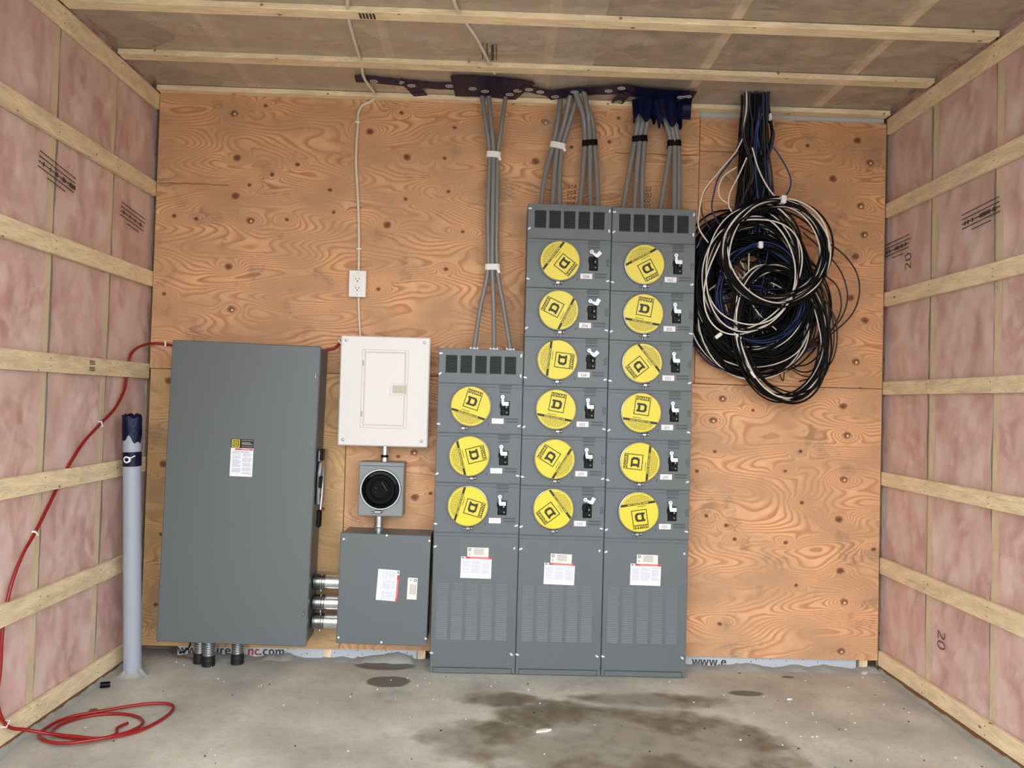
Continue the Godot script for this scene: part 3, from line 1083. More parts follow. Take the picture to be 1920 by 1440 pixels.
func build_switch() -> void:
	var c := Vector3(-1.069, 0.749, 0)
	var R := Basis(Vector3.BACK, deg_to_rad(-0.95))
	var o := thing("disconnect_switch", "tall plain grey main switch box with a warning card in mid-door", "electrical box", Vector3(c.x, 0.12, 0.02))
	var X := func(p: Vector3) -> Transform3D: return Transform3D(R, c + R * p)
	var hw := 0.3115
	var hh := 0.631
	var mb := MB.new()
	mb.box(X.call(Vector3(0, 0, 0.098)), Vector3(0.611, 1.250, 0.146), 0.003)
	for sx in [-0.2, 0.2]:
		for sy in [-0.5, 0.5]:
			mb.box(X.call(Vector3(sx, sy, 0.013)), Vector3(0.06, 0.04, 0.028))
	part("body", mb, M.grey_dark, o)
	var d := MB.new()
	d.box(X.call(Vector3(0, 0, 0.181)), Vector3(hw * 2, hh * 2, 0.018), 0.0035)
	var door := part("door", d, M.grey, o)
	var emb := MB.new()
	emb.text(X.call(Vector3(0.272, 0.222, 0.1902)), "O N", 0.030, 0.0012, font)
	emb.text(X.call(Vector3(0.275, 0.190, 0.1902)), "I", 0.026, 0.0012, font)
	emb.text(X.call(Vector3(0.262, -0.025, 0.1902)), "O F F", 0.026, 0.0012, font)
	emb.text(X.call(Vector3(0.268, -0.055, 0.1902)), "O", 0.026, 0.0012, font)
	part("embossed_letters", emb, mat(Color(0.43, 0.455, 0.46), 0.35), door)
	for y in [0.499, -0.497]:
		var la := MB.new()
		la.box(X.call(Vector3(0.297, y + 0.008, 0.193)), Vector3(0.004, 0.018, 0.006), 0.001)
		screw(la, c + R * Vector3(0.294, y, 0.190), 0.006)
		part("latch", la, M.chrome, door)
	var card := MB.new()
	paper(card, X.call(Vector3(0.004, 0.148, 0.1902)), 0.094, 0.157)
	var cd := part("warning_card", card, M.switch_card, o)
	var lg := MB.new()
	for k in 4:
		var e: Vector2 = [Vector2(-0.008, 0), Vector2(0.008, 0), Vector2(0, 0.008), Vector2(0, -0.008)][k]
		lg.box(X.call(Vector3(0.004 - 0.028 + e.x, 0.148 + 0.0595 + e.y, 0.1912)), Vector3(0.003 if k < 2 else 0.018, 0.018 if k < 2 else 0.003, 0.0006))
	lg.text(X.call(Vector3(0.004 - 0.028, 0.148 + 0.0595, 0.1912)), "D", 0.013, 0.0006, font_bold)
	part("card_logo", lg, M.yellow, cd)
	# operating mechanism on the right flank
	var br := MB.new()
	br.box(X.call(Vector3(hw - 0.004 + 0.012, 0.165, 0.095)), Vector3(0.022, 0.05, 0.10), 0.003)
	br.box(X.call(Vector3(hw - 0.004 + 0.012, -0.02, 0.095)), Vector3(0.018, 0.05, 0.08), 0.003)
	br.prism(Transform3D(R * Basis(Vector3.UP, PI / 2), c + R * Vector3(hw + 0.008, 0.07, 0.09)), PackedVector2Array([Vector2(-0.05, -0.10), Vector2(0.05, -0.10), Vector2(0.055, 0.02), Vector2(0.03, 0.10), Vector2(-0.03, 0.10), Vector2(-0.055, 0.02)]), 0.012)
	var brk := part("lever_bracket", br, M.chrome, o)
	var pin := MB.new()
	pin.box(X.call(Vector3(hw + 0.016, 0.17, 0.13)), Vector3(0.012, 0.05, 0.05), 0.003)
	pin.box(X.call(Vector3(hw + 0.016, 0.055, 0.14)), Vector3(0.012, 0.05, 0.03), 0.003)
	part("interlock", pin, M.black, brk)
	var lv := MB.new()
	lv.tube(smooth(PackedVector3Array([c + R * Vector3(hw + 0.016, 0.11, 0.10), c + R * Vector3(hw + 0.022, 0.05, 0.125), c + R * Vector3(hw + 0.024, -0.02, 0.145), c + R * Vector3(hw + 0.022, -0.07, 0.15)]), 5), 0.006, 8)
	var lev := part("lever", lv, M.steel, o)
	var gp := MB.new()
	gp.box(X.call(Vector3(hw + 0.020, -0.098, 0.152)), Vector3(0.020, 0.075, 0.024), 0.006)
	part("grip", gp, M.black, lev)


func build_trough() -> void:
	var c := Vector3(-0.4545, 0.3555, 0)
	var R := Basis(Vector3.BACK, deg_to_rad(-0.75))
	var X := func(p: Vector3) -> Transform3D: return Transform3D(R, c + R * p)
	var o := thing("splitter_box", "square grey splitter box with a sideways red-edged warning sheet, below the small meter base", "electrical box", Vector3(c.x, 0.12, 0))
	var mb := MB.new()
	mb.box(X.call(Vector3(0, 0, 0.082)), Vector3(0.375, 0.459, 0.164), 0.002)
	part("body", mb, M.grey, o)
	var d := MB.new()
	d.box(X.call(Vector3(0, 0, 0.1655)), Vector3(0.381, 0.465, 0.009), 0.0025)
	var cov := part("cover", d, M.grey, o)
	for q in [[-0.177, 0.206], [0.004, 0.228], [0.185, 0.212], [-0.180, -0.208], [0.001, -0.222], [0.187, -0.200]]:
		var s := MB.new()
		screw(s, c + R * Vector3(q[0], q[1], 0.170), 0.0050)
		part("screw", s, M.alu, cov)
	var w := MB.new()
	paper(w, X.call(Vector3(0.017, 0.019, 0.1701)) * TR(Vector3.ZERO, Vector3.BACK, -92.5), 0.130, 0.090)
	part("warning_sheet", w, M.warning, o)
	var r := MB.new()
	paper(r, X.call(Vector3(0.121, 0.008, 0.1701)) * TR(Vector3.ZERO, Vector3.BACK, -91.0), 0.091, 0.041)
	part("rating_label", r, M.rating, o)


func build_conduits() -> void:
	var spots := [["topmost", 0.363], ["middle", 0.274], ["lowest", 0.193]]
	for s in spots:
		var y: float = s[1]
		var p0 := Vector3(-0.765, y, 0.085)
		var xf := Transform3D(Basis(Vector3.BACK, -PI / 2 - 0.010), p0)
		var o := thing("conduit", "%s of the three shiny steel conduits joining the tall switch to the splitter box" % s[0], "pipe", p0 - Vector3(0, 0.033, 0), "steel conduits between the two grey boxes")
		var mb := MB.new()
		mb.lathe(xf, PackedVector2Array([Vector2(0.0305, 0.03), Vector2(0.0305, 0.128)]), 36)
		part("tube", mb, M.zinc, o)
		var cp := MB.new()
		cp.lathe(xf, PackedVector2Array([Vector2(0.030, 0.0), Vector2(0.0335, 0.001), Vector2(0.0335, 0.028), Vector2(0.036, 0.030), Vector2(0.036, 0.036), Vector2(0.0335, 0.038), Vector2(0.0335, 0.048), Vector2(0.0305, 0.050)]), 36)
		var cpo := part("connector", cp, M.chrome, o)
		for a in [0.9, 2.4]:
			var sc := MB.new()
			var dir := Vector3(0, cos(a), sin(a))
			if a > 2.0: dir = Vector3(0, -0.9, 0.43)
			else: dir = Vector3(0, 0.95, 0.31)
			sc.tube(PackedVector3Array([p0 + Vector3(0.033, 0, 0) + dir * 0.030, p0 + Vector3(0.033, 0, 0) + dir * 0.044]), 0.004, 8)
			part("set_screw", sc, M.steel, cpo)
		if s[0] == "lowest":
			var st := MB.new()
			st.lathe(xf, PackedVector2Array([Vector2(0.0309, 0.096), Vector2(0.0309, 0.116)]), 12)
			part("sticker", st, M.tape_white, o)
	# short upright pieces above and below the small meter base
	var n1 := thing("conduit_nipple", "short steel conduit between the white panel and the small meter base", "pipe", Vector3(-0.484, 0.880, 0.05))
	var a := MB.new()
	a.lathe(T(Vector3(-0.484, 0.885, 0.05)), PackedVector2Array([Vector2(0.014, 0), Vector2(0.014, 0.075)]), 20)
	part("tube", a, M.zinc, n1)
	var b := MB.new()
	b.lathe(T(Vector3(-0.484, 0.878, 0.05)), PackedVector2Array([Vector2(0.0, 0), Vector2(0.036, 0), Vector2(0.036, 0.006), Vector2(0.020, 0.009), Vector2(0.017, 0.026), Vector2(0.014, 0.027)]), 20)
	b.bx(Vector3(-0.524, 0.878, 0.02), Vector3(-0.444, 0.884, 0.085), 0.002)
	part("hub", b, M.steel, n1)
	var g := MB.new()
	g.lathe(T(Vector3(-0.484, 0.905, 0.05)), PackedVector2Array([Vector2(0.0145, 0), Vector2(0.0165, 0.001), Vector2(0.0165, 0.009), Vector2(0.0145, 0.010)]), 20)
	part("gasket", g, M.black, n1)
	var n2 := thing("conduit_nipple", "short steel conduit between the small meter base and the splitter box", "pipe", Vector3(-0.498, 0.585, 0.06))
	var e := MB.new()
	e.lathe(T(Vector3(-0.498, 0.584, 0.065)), PackedVector2Array([Vector2(0.017, 0), Vector2(0.017, 0.072)]), 24)
	part("tube", e, M.zinc, n2)
	var f := MB.new()
	f.lathe(T(Vector3(-0.498, 0.600, 0.065)), PackedVector2Array([Vector2(0.017, 0), Vector2(0.0195, 0.001), Vector2(0.021, 0.004), Vector2(0.0195, 0.010), Vector2(0.0195, 0.050), Vector2(0.017, 0.051)]), 24)
	for k in 4:
		var an := k * PI / 3 + 0.2
		f.tube(PackedVector3Array([Vector3(-0.498, 0.605, 0.065) + Vector3(cos(an), 0, sin(an)) * 0.018, Vector3(-0.498, 0.605, 0.065) + Vector3(cos(an), 0, sin(an)) * 0.0245]), 0.003, 6)
	part("coupling", f, M.steel, n2)
	# flexible conduits that come out of the floor under the tall switch
	var flex := [["left of the pair of flexible steel conduits under the tall grey switch", -1.249, 0.075], ["right of the pair of flexible steel conduits under the tall grey switch", -1.200, 0.108], ["lone flexible steel conduit under the tall grey switch, before the red lettering", -1.088, 0.075]]
	for s in flex:
		var p := Vector3(s[1], 0, s[2])
		var o := thing("flexible_conduit", s[0], "pipe", p, "flexible conduits under the tall switch")
		var prof := PackedVector2Array()
		for k in 13:
			prof.append(Vector2(0.0215, 0.03 + k * 0.0095))
			prof.append(Vector2(0.0250, 0.03 + k * 0.0095 + 0.003))
			prof.append(Vector2(0.0250, 0.03 + k * 0.0095 + 0.006))
		var mb := MB.new()
		mb.lathe(T(p), prof, 24)
		part("armour", mb, M.steel, o)
		var tp := MB.new()
		tp.lathe(T(p), PackedVector2Array([Vector2(0.0275, -0.005), Vector2(0.0270, 0.012), Vector2(0.0275, 0.022), Vector2(0.0262, 0.036), Vector2(0.0265, 0.044), Vector2(0.0235, 0.045)]), 20)
		part("black_tape", tp, M.rubber, o)


func build_panel() -> void:
	var c := Vector3(-0.4875, 1.1935, 0)
	var o := thing("breaker_panel", "white enamelled breaker panel with a small embossed door, left of the meter cabinets", "electrical box", Vector3(c.x, 0.955, 0))
	var mb := MB.new()
	mb.bx(c + Vector3(-0.168, -0.215, 0.0), c + Vector3(0.168, 0.215, 0.090), 0.002)
	part("body", mb, M.white_enamel, o)
	var cv := MB.new()
	cv.bx(c + Vector3(-0.194, -0.2385, 0.088), c + Vector3(0.194, 0.2385, 0.108), 0.005)
	var cov := part("cover", cv, M.white_enamel, o)
	for q in [[-0.1695, 0.2165], [0.1685, 0.2155], [-0.1705, -0.2135], [0.1685, -0.2115]]:
		var s := MB.new()
		screw(s, c + Vector3(q[0], q[1], 0.108), 0.0060)
		part("screw", s, M.steel, cov)
	# raised frame round the door
	var fr := MB.new()
	var L := -0.0985; var Rr := 0.1015; var Bt := -0.1595; var Tp := 0.180
	for e in [[L, Bt, L + 0.012, Tp], [Rr - 0.012, Bt, Rr, Tp], [L + 0.012, Tp - 0.011, Rr - 0.012, Tp], [L + 0.012, Bt, Rr - 0.012, Bt + 0.011]]:
		fr.bx(c + Vector3(e[0], e[1], 0.106), c + Vector3(e[2], e[3], 0.1115), 0.002)
	part("door_frame", fr, M.white_enamel, o)
	var d := MB.new()
	d.bx(c + Vector3(L + 0.0135, Bt + 0.0125, 0.106), c + Vector3(Rr - 0.0135, Tp - 0.0125, 0.1125), 0.0025)
	var door := part("door", d, M.white_enamel, o)
	var lf := MB.new()
	for e in [[0.024, -0.018, 0.032, 0.037], [0.032, 0.030, 0.1, 0.037], [0.032, -0.018, 0.1, -0.011]]:
		lf.bx(c + Vector3(e[0], e[1], 0.108), c + Vector3(e[2], e[3], 0.1140), 0.0015)
	part("latch_rim", lf, M.white_enamel, door)
	var la := MB.new()
	la.bx(c + Vector3(0.036, -0.007, 0.108), c + Vector3(0.0965, 0.028, 0.1135), 0.0015)
	la.bx(c + Vector3(0.052, -0.001, 0.112), c + Vector3(0.070, 0.023, 0.1155), 0.0015)
	part("latch", la, M.ivory, door)
	for y in [0.120, -0.100]:
		var h := MB.new()
		h.bx(c + Vector3(L + 0.002, y - 0.012, 0.110), c + Vector3(L + 0.0035, y + 0.012, 0.1118))
		h.bx(c + Vector3(L + 0.006, y - 0.012, 0.110), c + Vector3(L + 0.0075, y + 0.012, 0.1118))
		part("hinge", h, M.ink_grey, door)


func build_meter_socket() -> void:
	var c := Vector3(-0.489, 0.768, 0)
	var o := thing("meter_socket", "small pale grey meter base with a black round blank in a steel ring", "electrical box", Vector3(c.x, 0.653, 0))
	var mb := MB.new()
	mb.bx(c + Vector3(-0.096, -0.1155, 0.0), c + Vector3(0.096, 0.1155, 0.086), 0.002)
	part("body", mb, M.grey_light, o)
	var cv := MB.new()
	cv.bx(c + Vector3(-0.0965, -0.1155, 0.084), c + Vector3(0.0965, 0.102, 0.098), 0.003)
	cv.bx(c + Vector3(-0.098, 0.101, 0.0), c + Vector3(0.098, 0.118, 0.101), 0.003)
	part("cover", cv, M.grey_light, o)
	var rc := Vector3(-0.4895, 0.769, 0.098)
	var rg := MB.new()
	rg.lathe(FZ(rc), PackedVector2Array([Vector2(0.088, 0.0), Vector2(0.0885, 0.010), Vector2(0.0865, 0.013), Vector2(0.0825, 0.013), Vector2(0.081, 0.010)]), 56)
	var ring := part("sealing_ring", rg, M.steel, o)
	var cl := MB.new()
	cl.bx(rc + Vector3(-0.024, -0.103, 0.0), rc + Vector3(0.006, -0.090, 0.014), 0.002)
	cl.tube(PackedVector3Array([rc + Vector3(-0.040, -0.100, 0.008), rc + Vector3(0.014, -0.093, 0.008)]), 0.0032, 8)
	part("ring_screw", cl, M.chrome, ring)
	var bl := MB.new()
	bl.lathe(FZ(rc), PackedVector2Array([Vector2(0.0815, 0.004), Vector2(0.0815, 0.012), Vector2(0.078, 0.020), Vector2(0.066, 0.022), Vector2(0.062, 0.018), Vector2(0.047, 0.018), Vector2(0.045, 0.022), Vector2(0.041, 0.022), Vector2(0.039, 0.017), Vector2(0.0, 0.017)]), 56)
	var blank := part("round_blank", bl, M.black_gloss, o)
	var mk := MB.new()
	mk.box(TR(rc + Vector3(-0.020, 0.006, 0.0175), Vector3.BACK, 65), Vector3(0.002, 0.014, 0.001))
	mk.box(TR(rc + Vector3(-0.018, -0.012, 0.0175), Vector3.BACK, 20), Vector3(0.002, 0.012, 0.001))
	mk.box(TR(rc + Vector3(0.012, 0.022, 0.0175), Vector3.BACK, -62), Vector3(0.026, 0.003, 0.001))
	mk.box(TR(rc + Vector3(0.020, 0.010, 0.0175), Vector3.BACK, -62), Vector3(0.034, 0.003, 0.001))
	part("moulded_marks", mk, mat(Color(0.16, 0.15, 0.14), 0.4), blank)


func build_outlet() -> void:
	var c := Vector3(-0.632, 1.669, 0)
	var o := thing("outlet", "white duplex wall outlet on the plywood above the white panel", "outlet", Vector3(c.x, 1.61, 0))
	var mb := MB.new()
	mb.bx(c + Vector3(-0.034, -0.055, 0.0), c + Vector3(0.034, 0.055, 0.026), 0.002)
	part("box", mb, M.white_plastic, o)
	var p := MB.new()
	p.bx(c + Vector3(-0.038, -0.059, 0.024), c + Vector3(0.038, 0.059, 0.031), 0.0025)
	part("cover_plate", p, M.white_plastic, o)
	for y in [0.020, -0.020]:
		var r := MB.new()
		r.bx(c + Vector3(-0.0165, y - 0.0155, 0.030), c + Vector3(0.0165, y + 0.0155, 0.0335), 0.001)
		var re := part("receptacle", r, M.white_plastic, o)
		var s := MB.new()
		s.bx(c + Vector3(-0.0085, y - 0.003, 0.0333), c + Vector3(-0.0060, y + 0.006, 0.0338))
		s.bx(c + Vector3(0.0060, y - 0.003, 0.0333), c + Vector3(0.0085, y + 0.006, 0.0338))
		s.lathe(FZ(c + Vector3(0, y - 0.009, 0.0332)), PackedVector2Array([Vector2(0.003, 0), Vector2(0.003, 0.0006), Vector2(0, 0.0006)]), 10)
		part("slots", s, M.hole, re)
	for y in [0.048, -0.048]:
		var s := MB.new()
		screw(s, c + Vector3(0, y, 0.0305), 0.0025)
		part("screw", s, M.steel, o)


# ---------------------------------------------------------------- meter cabinets
func letter_d(mb: MB, xf: Transform3D, w: float, h: float, st: float, depth: float) -> void:
	var x := w * 0.5
	var y := h * 0.5
	var ch := w * 0.22
	var o := [Vector2(-x, -y), Vector2(x - ch, -y), Vector2(x, -y + ch), Vector2(x, y - ch), Vector2(x - ch, y), Vector2(-x, y)]
	var ci := ch * 0.5
	var a := x - st
	var b := y - st * 0.8
	var i := [Vector2(-a, -b), Vector2(a - ci, -b), Vector2(a, -b + ci), Vector2(a, b - ci), Vector2(a - ci, b), Vector2(-a, b)]
	for k in 6:
		var l := (k + 1) % 6
		mb.prism(xf, PackedVector2Array([o[k], o[l], i[l], i[k]]), depth)
	for s in [-1.0, 1.0]:
		mb.box(xf * T(Vector3(-x - st * 0.22, s * (y - st * 0.4), 0)), Vector3(st * 0.46, st * 0.8, depth))


func louvre_bank(mb: MB, x0: float, x1: float, y0: float, y1: float, count: int, z: float, out: float) -> void:
	# pressed louvres: hoods that stand proud at their lower edge, seen from above as slopes
	var p := (y1 - y0) / count
	for k in count:
		var top := y1 - k * p - p * 0.10
		var bot := top - p * 0.62
		mb.quad(Vector3(x0, top, z), Vector3(x1, top, z), Vector3(x1, bot, z + out), Vector3(x0, bot, z + out), Vector3(0, 0.5, 1))
		mb.quad(Vector3(x0, bot, z + out), Vector3(x1, bot, z + out), Vector3(x1, bot, z), Vector3(x0, bot, z), Vector3.DOWN)
		mb.tri(Vector3(x0, top, z), Vector3(x0, bot, z + out), Vector3(x0, bot, z), Vector3.LEFT, Vector3.LEFT, Vector3.LEFT)
		mb.tri(Vector3(x1, top, z), Vector3(x1, bot, z + out), Vector3(x1, bot, z), Vector3.RIGHT, Vector3.RIGHT, Vector3.RIGHT)


func build_meter_cabinets() -> void:
	var ZF := 0.145
	# meshes shared by all fifteen meter covers, in the frame of the disc's centre on the cover's face
	var plate := MB.new()
	plate.bx(Vector3(-0.1425, -0.1155, -0.006), Vector3(0.2205, 0.0830, 0.0), 0.0012)
	plate.bx(Vector3(-0.1425, 0.0826, -0.006), Vector3(0.2205, 0.0955, -0.0018), 0.0006)
	plate.bx(Vector3(-0.1425, -0.1165, -0.006), Vector3(0.2205, -0.1130, 0.0028), 0.0008)
	var plate_m := plate.commit()
	var disc := MB.new()
	disc.lathe(FZ(Vector3.ZERO), PackedVector2Array([Vector2(0.0838, 0.0), Vector2(0.0835, 0.017), Vector2(0.082, 0.0182), Vector2(0.0, 0.0184)]), 56)
	var disc_m := disc.commit()
	var ring := MB.new()
	ring.lathe(FZ(Vector3.ZERO), PackedVector2Array([Vector2(0.0885, 0.0), Vector2(0.0885, 0.013), Vector2(0.0872, 0.0175), Vector2(0.0848, 0.0185), Vector2(0.0835, 0.0175), Vector2(0.0835, 0.014)]), 56)
	var ring_m := ring.commit()
	# the print: a dark ink mesh and a yellow lettering mesh on top of its bars
	var R := 0.0832
	var z := 0.01845
	var ink := MB.new()
	var fl := 0.040 * R
	var bw := 0.40 * R
	var b0 := -0.13 * R
	var b1 := 0.84 * R
	ink.bx(Vector3(-bw, b0, z - 0.0002), Vector3(-bw + fl, b1, z + 0.0003))
	ink.bx(Vector3(bw - fl, b0, z - 0.0002), Vector3(bw, b1, z + 0.0003))
	ink.bx(Vector3(-bw, b0, z - 0.0002), Vector3(bw, b0 + fl, z + 0.0003))
	ink.bx(Vector3(-bw, b1 - 0.20 * R, z - 0.0002), Vector3(bw, b1, z + 0.0003))
	letter_d(ink, T(Vector3(0.01 * R, 0.255 * R, z)), 0.46 * R, 0.45 * R, 0.125 * R, 0.0006)
	ink.prism(T(Vector3(0, 0, z)), PackedVector2Array([Vector2(-0.915 * R, -0.37 * R), Vector2(-0.865 * R, -0.49 * R), Vector2(0.865 * R, -0.49 * R), Vector2(0.915 * R, -0.37 * R)]), 0.0006)
	for row in 6:
		var y := -0.555 * R - row * 0.066 * R
		var half := sqrt(maxf(0.0, 0.88 * R * R - y * y)) * 0.94
		var x := -half
		while x < half - 0.02 * R:
			var l := rng.randf_range(0.03, 0.10) * R
			if x + l > half: l = half - x
			ink.bx(Vector3(x, y, z - 0.0002), Vector3(x + l, y + 0.024 * R, z + 0.0002))
			x += l + 0.025 * R
	var xs := -0.40 * R
	for k in 6:
		ink.bx(Vector3(xs, -0.30 * R, z - 0.0002), Vector3(xs + 0.06 * R, -0.27 * R, z + 0.0002))
		xs += 0.075 * R
	var ink_m := ink.commit()
	var lett := MB.new()
	lett.text(T(Vector3(0, b1 - 0.10 * R, z + 0.0004)) * Transform3D(Basis.from_scale(Vector3(1.15, 1, 1)), Vector3.ZERO), "SQUARE", 0.0150, 0.0004, font_bold)
	lett.text(T(Vector3(0, -0.43 * R, z + 0.0004)), "WWW.SQUARED.COM", 0.0088, 0.0004, font_bold)
	var lett_m := lett.commit()
	var slot := MB.new()
	slot.bx(Vector3(-0.0255, -0.0032, -0.001), Vector3(0.0255, 0.0032, 0.0004))
	slot.bx(Vector3(-0.0255, 0.0012, -0.001), Vector3(0.0255, 0.0042, 0.0030), 0.0006)
	var slot_m := slot.commit()
	var brk := MB.new()
	brk.bx(Vector3(0.127, -0.0365, -0.004), Vector3(0.166, 0.0255, 0.0015), 0.001)
	brk.bx(Vector3(0.130, -0.030, 0.001), Vector3(0.163, -0.006, 0.006), 0.0015)
	brk.bx(Vector3(0.144, -0.012, 0.003), Vector3(0.158, 0.018, 0.012), 0.002)
	brk.bx(Vector3(0.124, -0.004, 0.0), Vector3(0.130, 0.018, 0.008), 0.001)
	var brk_m := brk.commit()
	var grey_bits := MB.new()
	grey_bits.bx(Vector3(0.152, -0.026, 0.0055), Vector3(0.158, -0.021, 0.0065))
	grey_bits.bx(Vector3(0.150, -0.0035, 0.0115), Vector3(0.156, 0.004, 0.0124))
	var bits_m := grey_bits.commit()
	# L-shaped lock-off hasp that turns on a ring at its top
	var hasp := MB.new()
	hasp.lathe(FZ(Vector3.ZERO), PackedVector2Array([Vector2(0.0032, 0.0), Vector2(0.0032, 0.003), Vector2(0.0085, 0.003), Vector2(0.0088, 0.0), Vector2(0.0088, -0.003)]), 20)
	hasp.prism(T(Vector3(0, 0, 0.003)), PackedVector2Array([Vector2(-0.0050, -0.010), Vector2(-0.0052, -0.026), Vector2(-0.001, -0.037), Vector2(0.026, -0.037), Vector2(0.026, -0.0205), Vector2(0.0065, -0.0205), Vector2(0.0055, -0.010)]), 0.004)
	hasp.bx(Vector3(-0.004, -0.012, -0.003), Vector3(0.004, 0.0, 0.003), 0.001)
	var hasp_m := hasp.commit()
	var clamp := MB.new()
	clamp.bx(Vector3(-0.010, -0.004, 0.002), Vector3(0.008, 0.008, 0.016), 0.002)
	clamp.tube(PackedVector3Array([Vector3(-0.022, 0.0, 0.010), Vector3(0.014, 0.003, 0.010)]), 0.0028, 8)
	clamp.lathe(Transform3D(Basis(Vector3.BACK, -PI / 2), Vector3(0.012, 0.003, 0.010)), PackedVector2Array([Vector2(0.0, 0), Vector2(0.0065, 0), Vector2(0.0065, 0.006), Vector2(0, 0.007)]), 6)
	clamp.bx(Vector3(-0.011, -0.016, 0.008), Vector3(-0.008, 0.0, 0.011), 0.001)
	clamp.bx(Vector3(0.000, -0.016, 0.008), Vector3(0.003, 0.0, 0.011), 0.001)
	var clamp_m := clamp.commit()
	var card := MB.new()
	paper(card, T(Vector3.ZERO), 0.051, 0.0228)
	var card_m := card.commit()
	var slit := MB.new()
	slit.bx(Vector3(-0.001, -0.006, -0.001), Vector3(0.001, 0.006, 0.0005))
	var slit_m := slit.commit()
	var wing := MB.new()
	wing_screw(wing, Vector3.ZERO, 0)
	var wing_m := wing.commit()
	var up_screw := MB.new()
	screw(up_screw, Vector3.ZERO, 0.0048)
	up_screw.bx(Vector3(-0.0016, -0.0075, 0.0), Vector3(0.0016, 0.002, 0.003), 0.0006)
	var up_m := up_screw.commit()

	# left edge, top, lowest line of the covers, label of the cabinet, and per meter from the top: turn of the disc (clockwise degrees), hasp turn, clamp offset, number, side number
	var cabs := [
		[-0.2525, 1.3855, "short left meter cabinet with three yellow discs, left of the two tall ones", [[16.5, 0, -0.029, "", ""], [75, 0, 0.013, "", ""], [105.6, 0, 0.004, "", ""]], 1.1400],
		[0.1130, 2.0230, "tall middle meter cabinet with six yellow discs, between the other two cabinets", [[126, 48, -0.006, "304", "304"], [-64.4, 62, 0.008, "204", "·204·"], [96, 42, 0.002, "104", "104"], [9.6, 0, 0.010, "303", "303"], [-58.9, 0, 0.004, "203", "·203·"], [-128, 62, 0.002, "103", "103"]], 1.7755],
		[0.4790, 2.0190, "tall right meter cabinet with six yellow discs, beside the hanging wire coils", [[150.6, 0, 0.003, "302", "302"], [9, 0, 0.008, "202", "·202·"], [-129.8, 0, 0.016, "102", "102"], [7, 0, 0.017, "301", "301"], [-85, 0, 0.0, "201", "·201·"], [170.5, 0, -0.004, "101", "101"]], 1.7715]]
	var ci := 0
	for cb in cabs:
		var x0: float = cb[0]
		var top: float = cb[1]
		var x1 := x0 + 0.3645
		var o := thing("meter_cabinet", cb[2], "meter cabinet", Vector3((x0 + x1) * 0.5, 0, 0.0), "row of grey meter cabinets")
		var body := MB.new()
		body.bx(Vector3(x0, 0.002, 0.0), Vector3(x1, top, ZF - 0.0055), 0.002)
		part("body", body, M.grey_dark, o)
		var y1: float = cb[4]
		var n: int = cb[3].size()
		# louvred pull box cover
		var ybox := y1 + 0.1165
		var pb := MB.new()
		pb.bx(Vector3(x0 + 0.0008, ybox - 0.019, ZF - 0.006), Vector3(x1 - 0.0008, top, ZF), 0.0015)
		pb.bx(Vector3(x0 + 0.0008, ybox - 0.0205, ZF - 0.006), Vector3(x1 - 0.0008, ybox - 0.017, ZF + 0.0022), 0.0008)
		var pbo := part("pull_box_cover", pb, M.grey, o)
		for k in 5:
			var lx := x0 + 0.031 + k * 0.0632
			var hole := MB.new()
			hole.bx(Vector3(lx, top - 0.104, ZF - 0.002), Vector3(lx + 0.0485, top - 0.028, ZF + 0.0003))
			part("vent_opening", hole, M.hole, pbo)
			var lb := MB.new()
			louvre_bank(lb, lx - 0.0005, lx + 0.049, top - 0.104, top - 0.028, 11, ZF + 0.0003, 0.0035)
			tag(part("louvres", lb, M.grey_dark, pbo), "", "", "", "stuff")
		for q in [[0.009, -0.022, 0], [0.354, -0.023, 70], [0.008, -0.109, 35], [0.3535, -0.110, 90]]:
			part("screw", wing_m, M.alu, pbo, true, Vector3(x0 + q[0], top + q[1], ZF) - origin_of(pbo)).rotation.z = deg_to_rad(q[2])
		# meter covers
		for k in n:
			var mt: Array = cb[3][k]
			var base := Vector3(x0 + 0.1437, y1 - 0.2130 * k, ZF)
			var cv := part("meter_cover", plate_m, M.grey, o, true, base - o.position)
			var dn := part("yellow_disc", disc_m, M.yellow, cv, true)
			dn.rotation.z = deg_to_rad(-mt[0])
			part("disc_print", ink_m, M.ink, cv, true).rotation.z = deg_to_rad(-mt[0])
			part("disc_lettering", lett_m, M.yellow, cv, true).rotation.z = deg_to_rad(-mt[0])
			part("sealing_ring", ring_m, M.steel if ci != 1 or k > 1 else M.grey_light, cv, true)
			part("ring_screw", clamp_m, M.chrome, cv, true, Vector3(mt[2], -0.0965, 0))
			for q in [[0.1465, 0.0885], [0.1465, 0.0755], [0.1465, 0.0625], [0.1785, -0.0520], [0.1785, -0.0645]]:
				part("vent_slot", slot_m, M.grey_dark, cv, true, Vector3(q[0], q[1], 0))
			part("breaker", brk_m, M.black, cv, true)
			part("breaker_marks", bits_m, M.grey_light, cv, true)
			var hs := part("lock_hasp", hasp_m, M.alu, cv, true, Vector3(0.1355, 0.0430, 0.0125))
			hs.rotation.z = deg_to_rad(mt[1])
			part("number_card", card_m, M.id_card, cv, true, Vector3(0.1165, -0.0608, 0.0001))
			if mt[3]:
				var num := MB.new()
				num.text(TR(Vector3(0.1150, -0.0625, 0.0009), Vector3.BACK, rng.randf_range(-3, 6)), mt[3], 0.0165, 0.0005, font)
				part("card_number", num, M.pen, cv, true)
			if mt[4]:
				var hn := MB.new()
				hn.text(TR(Vector3(0.2085, 0.0, 0.0002), Vector3.BACK, -90 + rng.randf_range(-2, 2)), mt[4], 0.021, 0.0005, font)
				part("marker_number", hn, M.ink, cv, true)
			else:
				var rr := MB.new()
				rr.bx(Vector3(0.204, -0.021, -0.001), Vector3(0.2195, 0.026, 0.0009), 0.0008)
				part("knockout", rr, M.grey, cv, true)
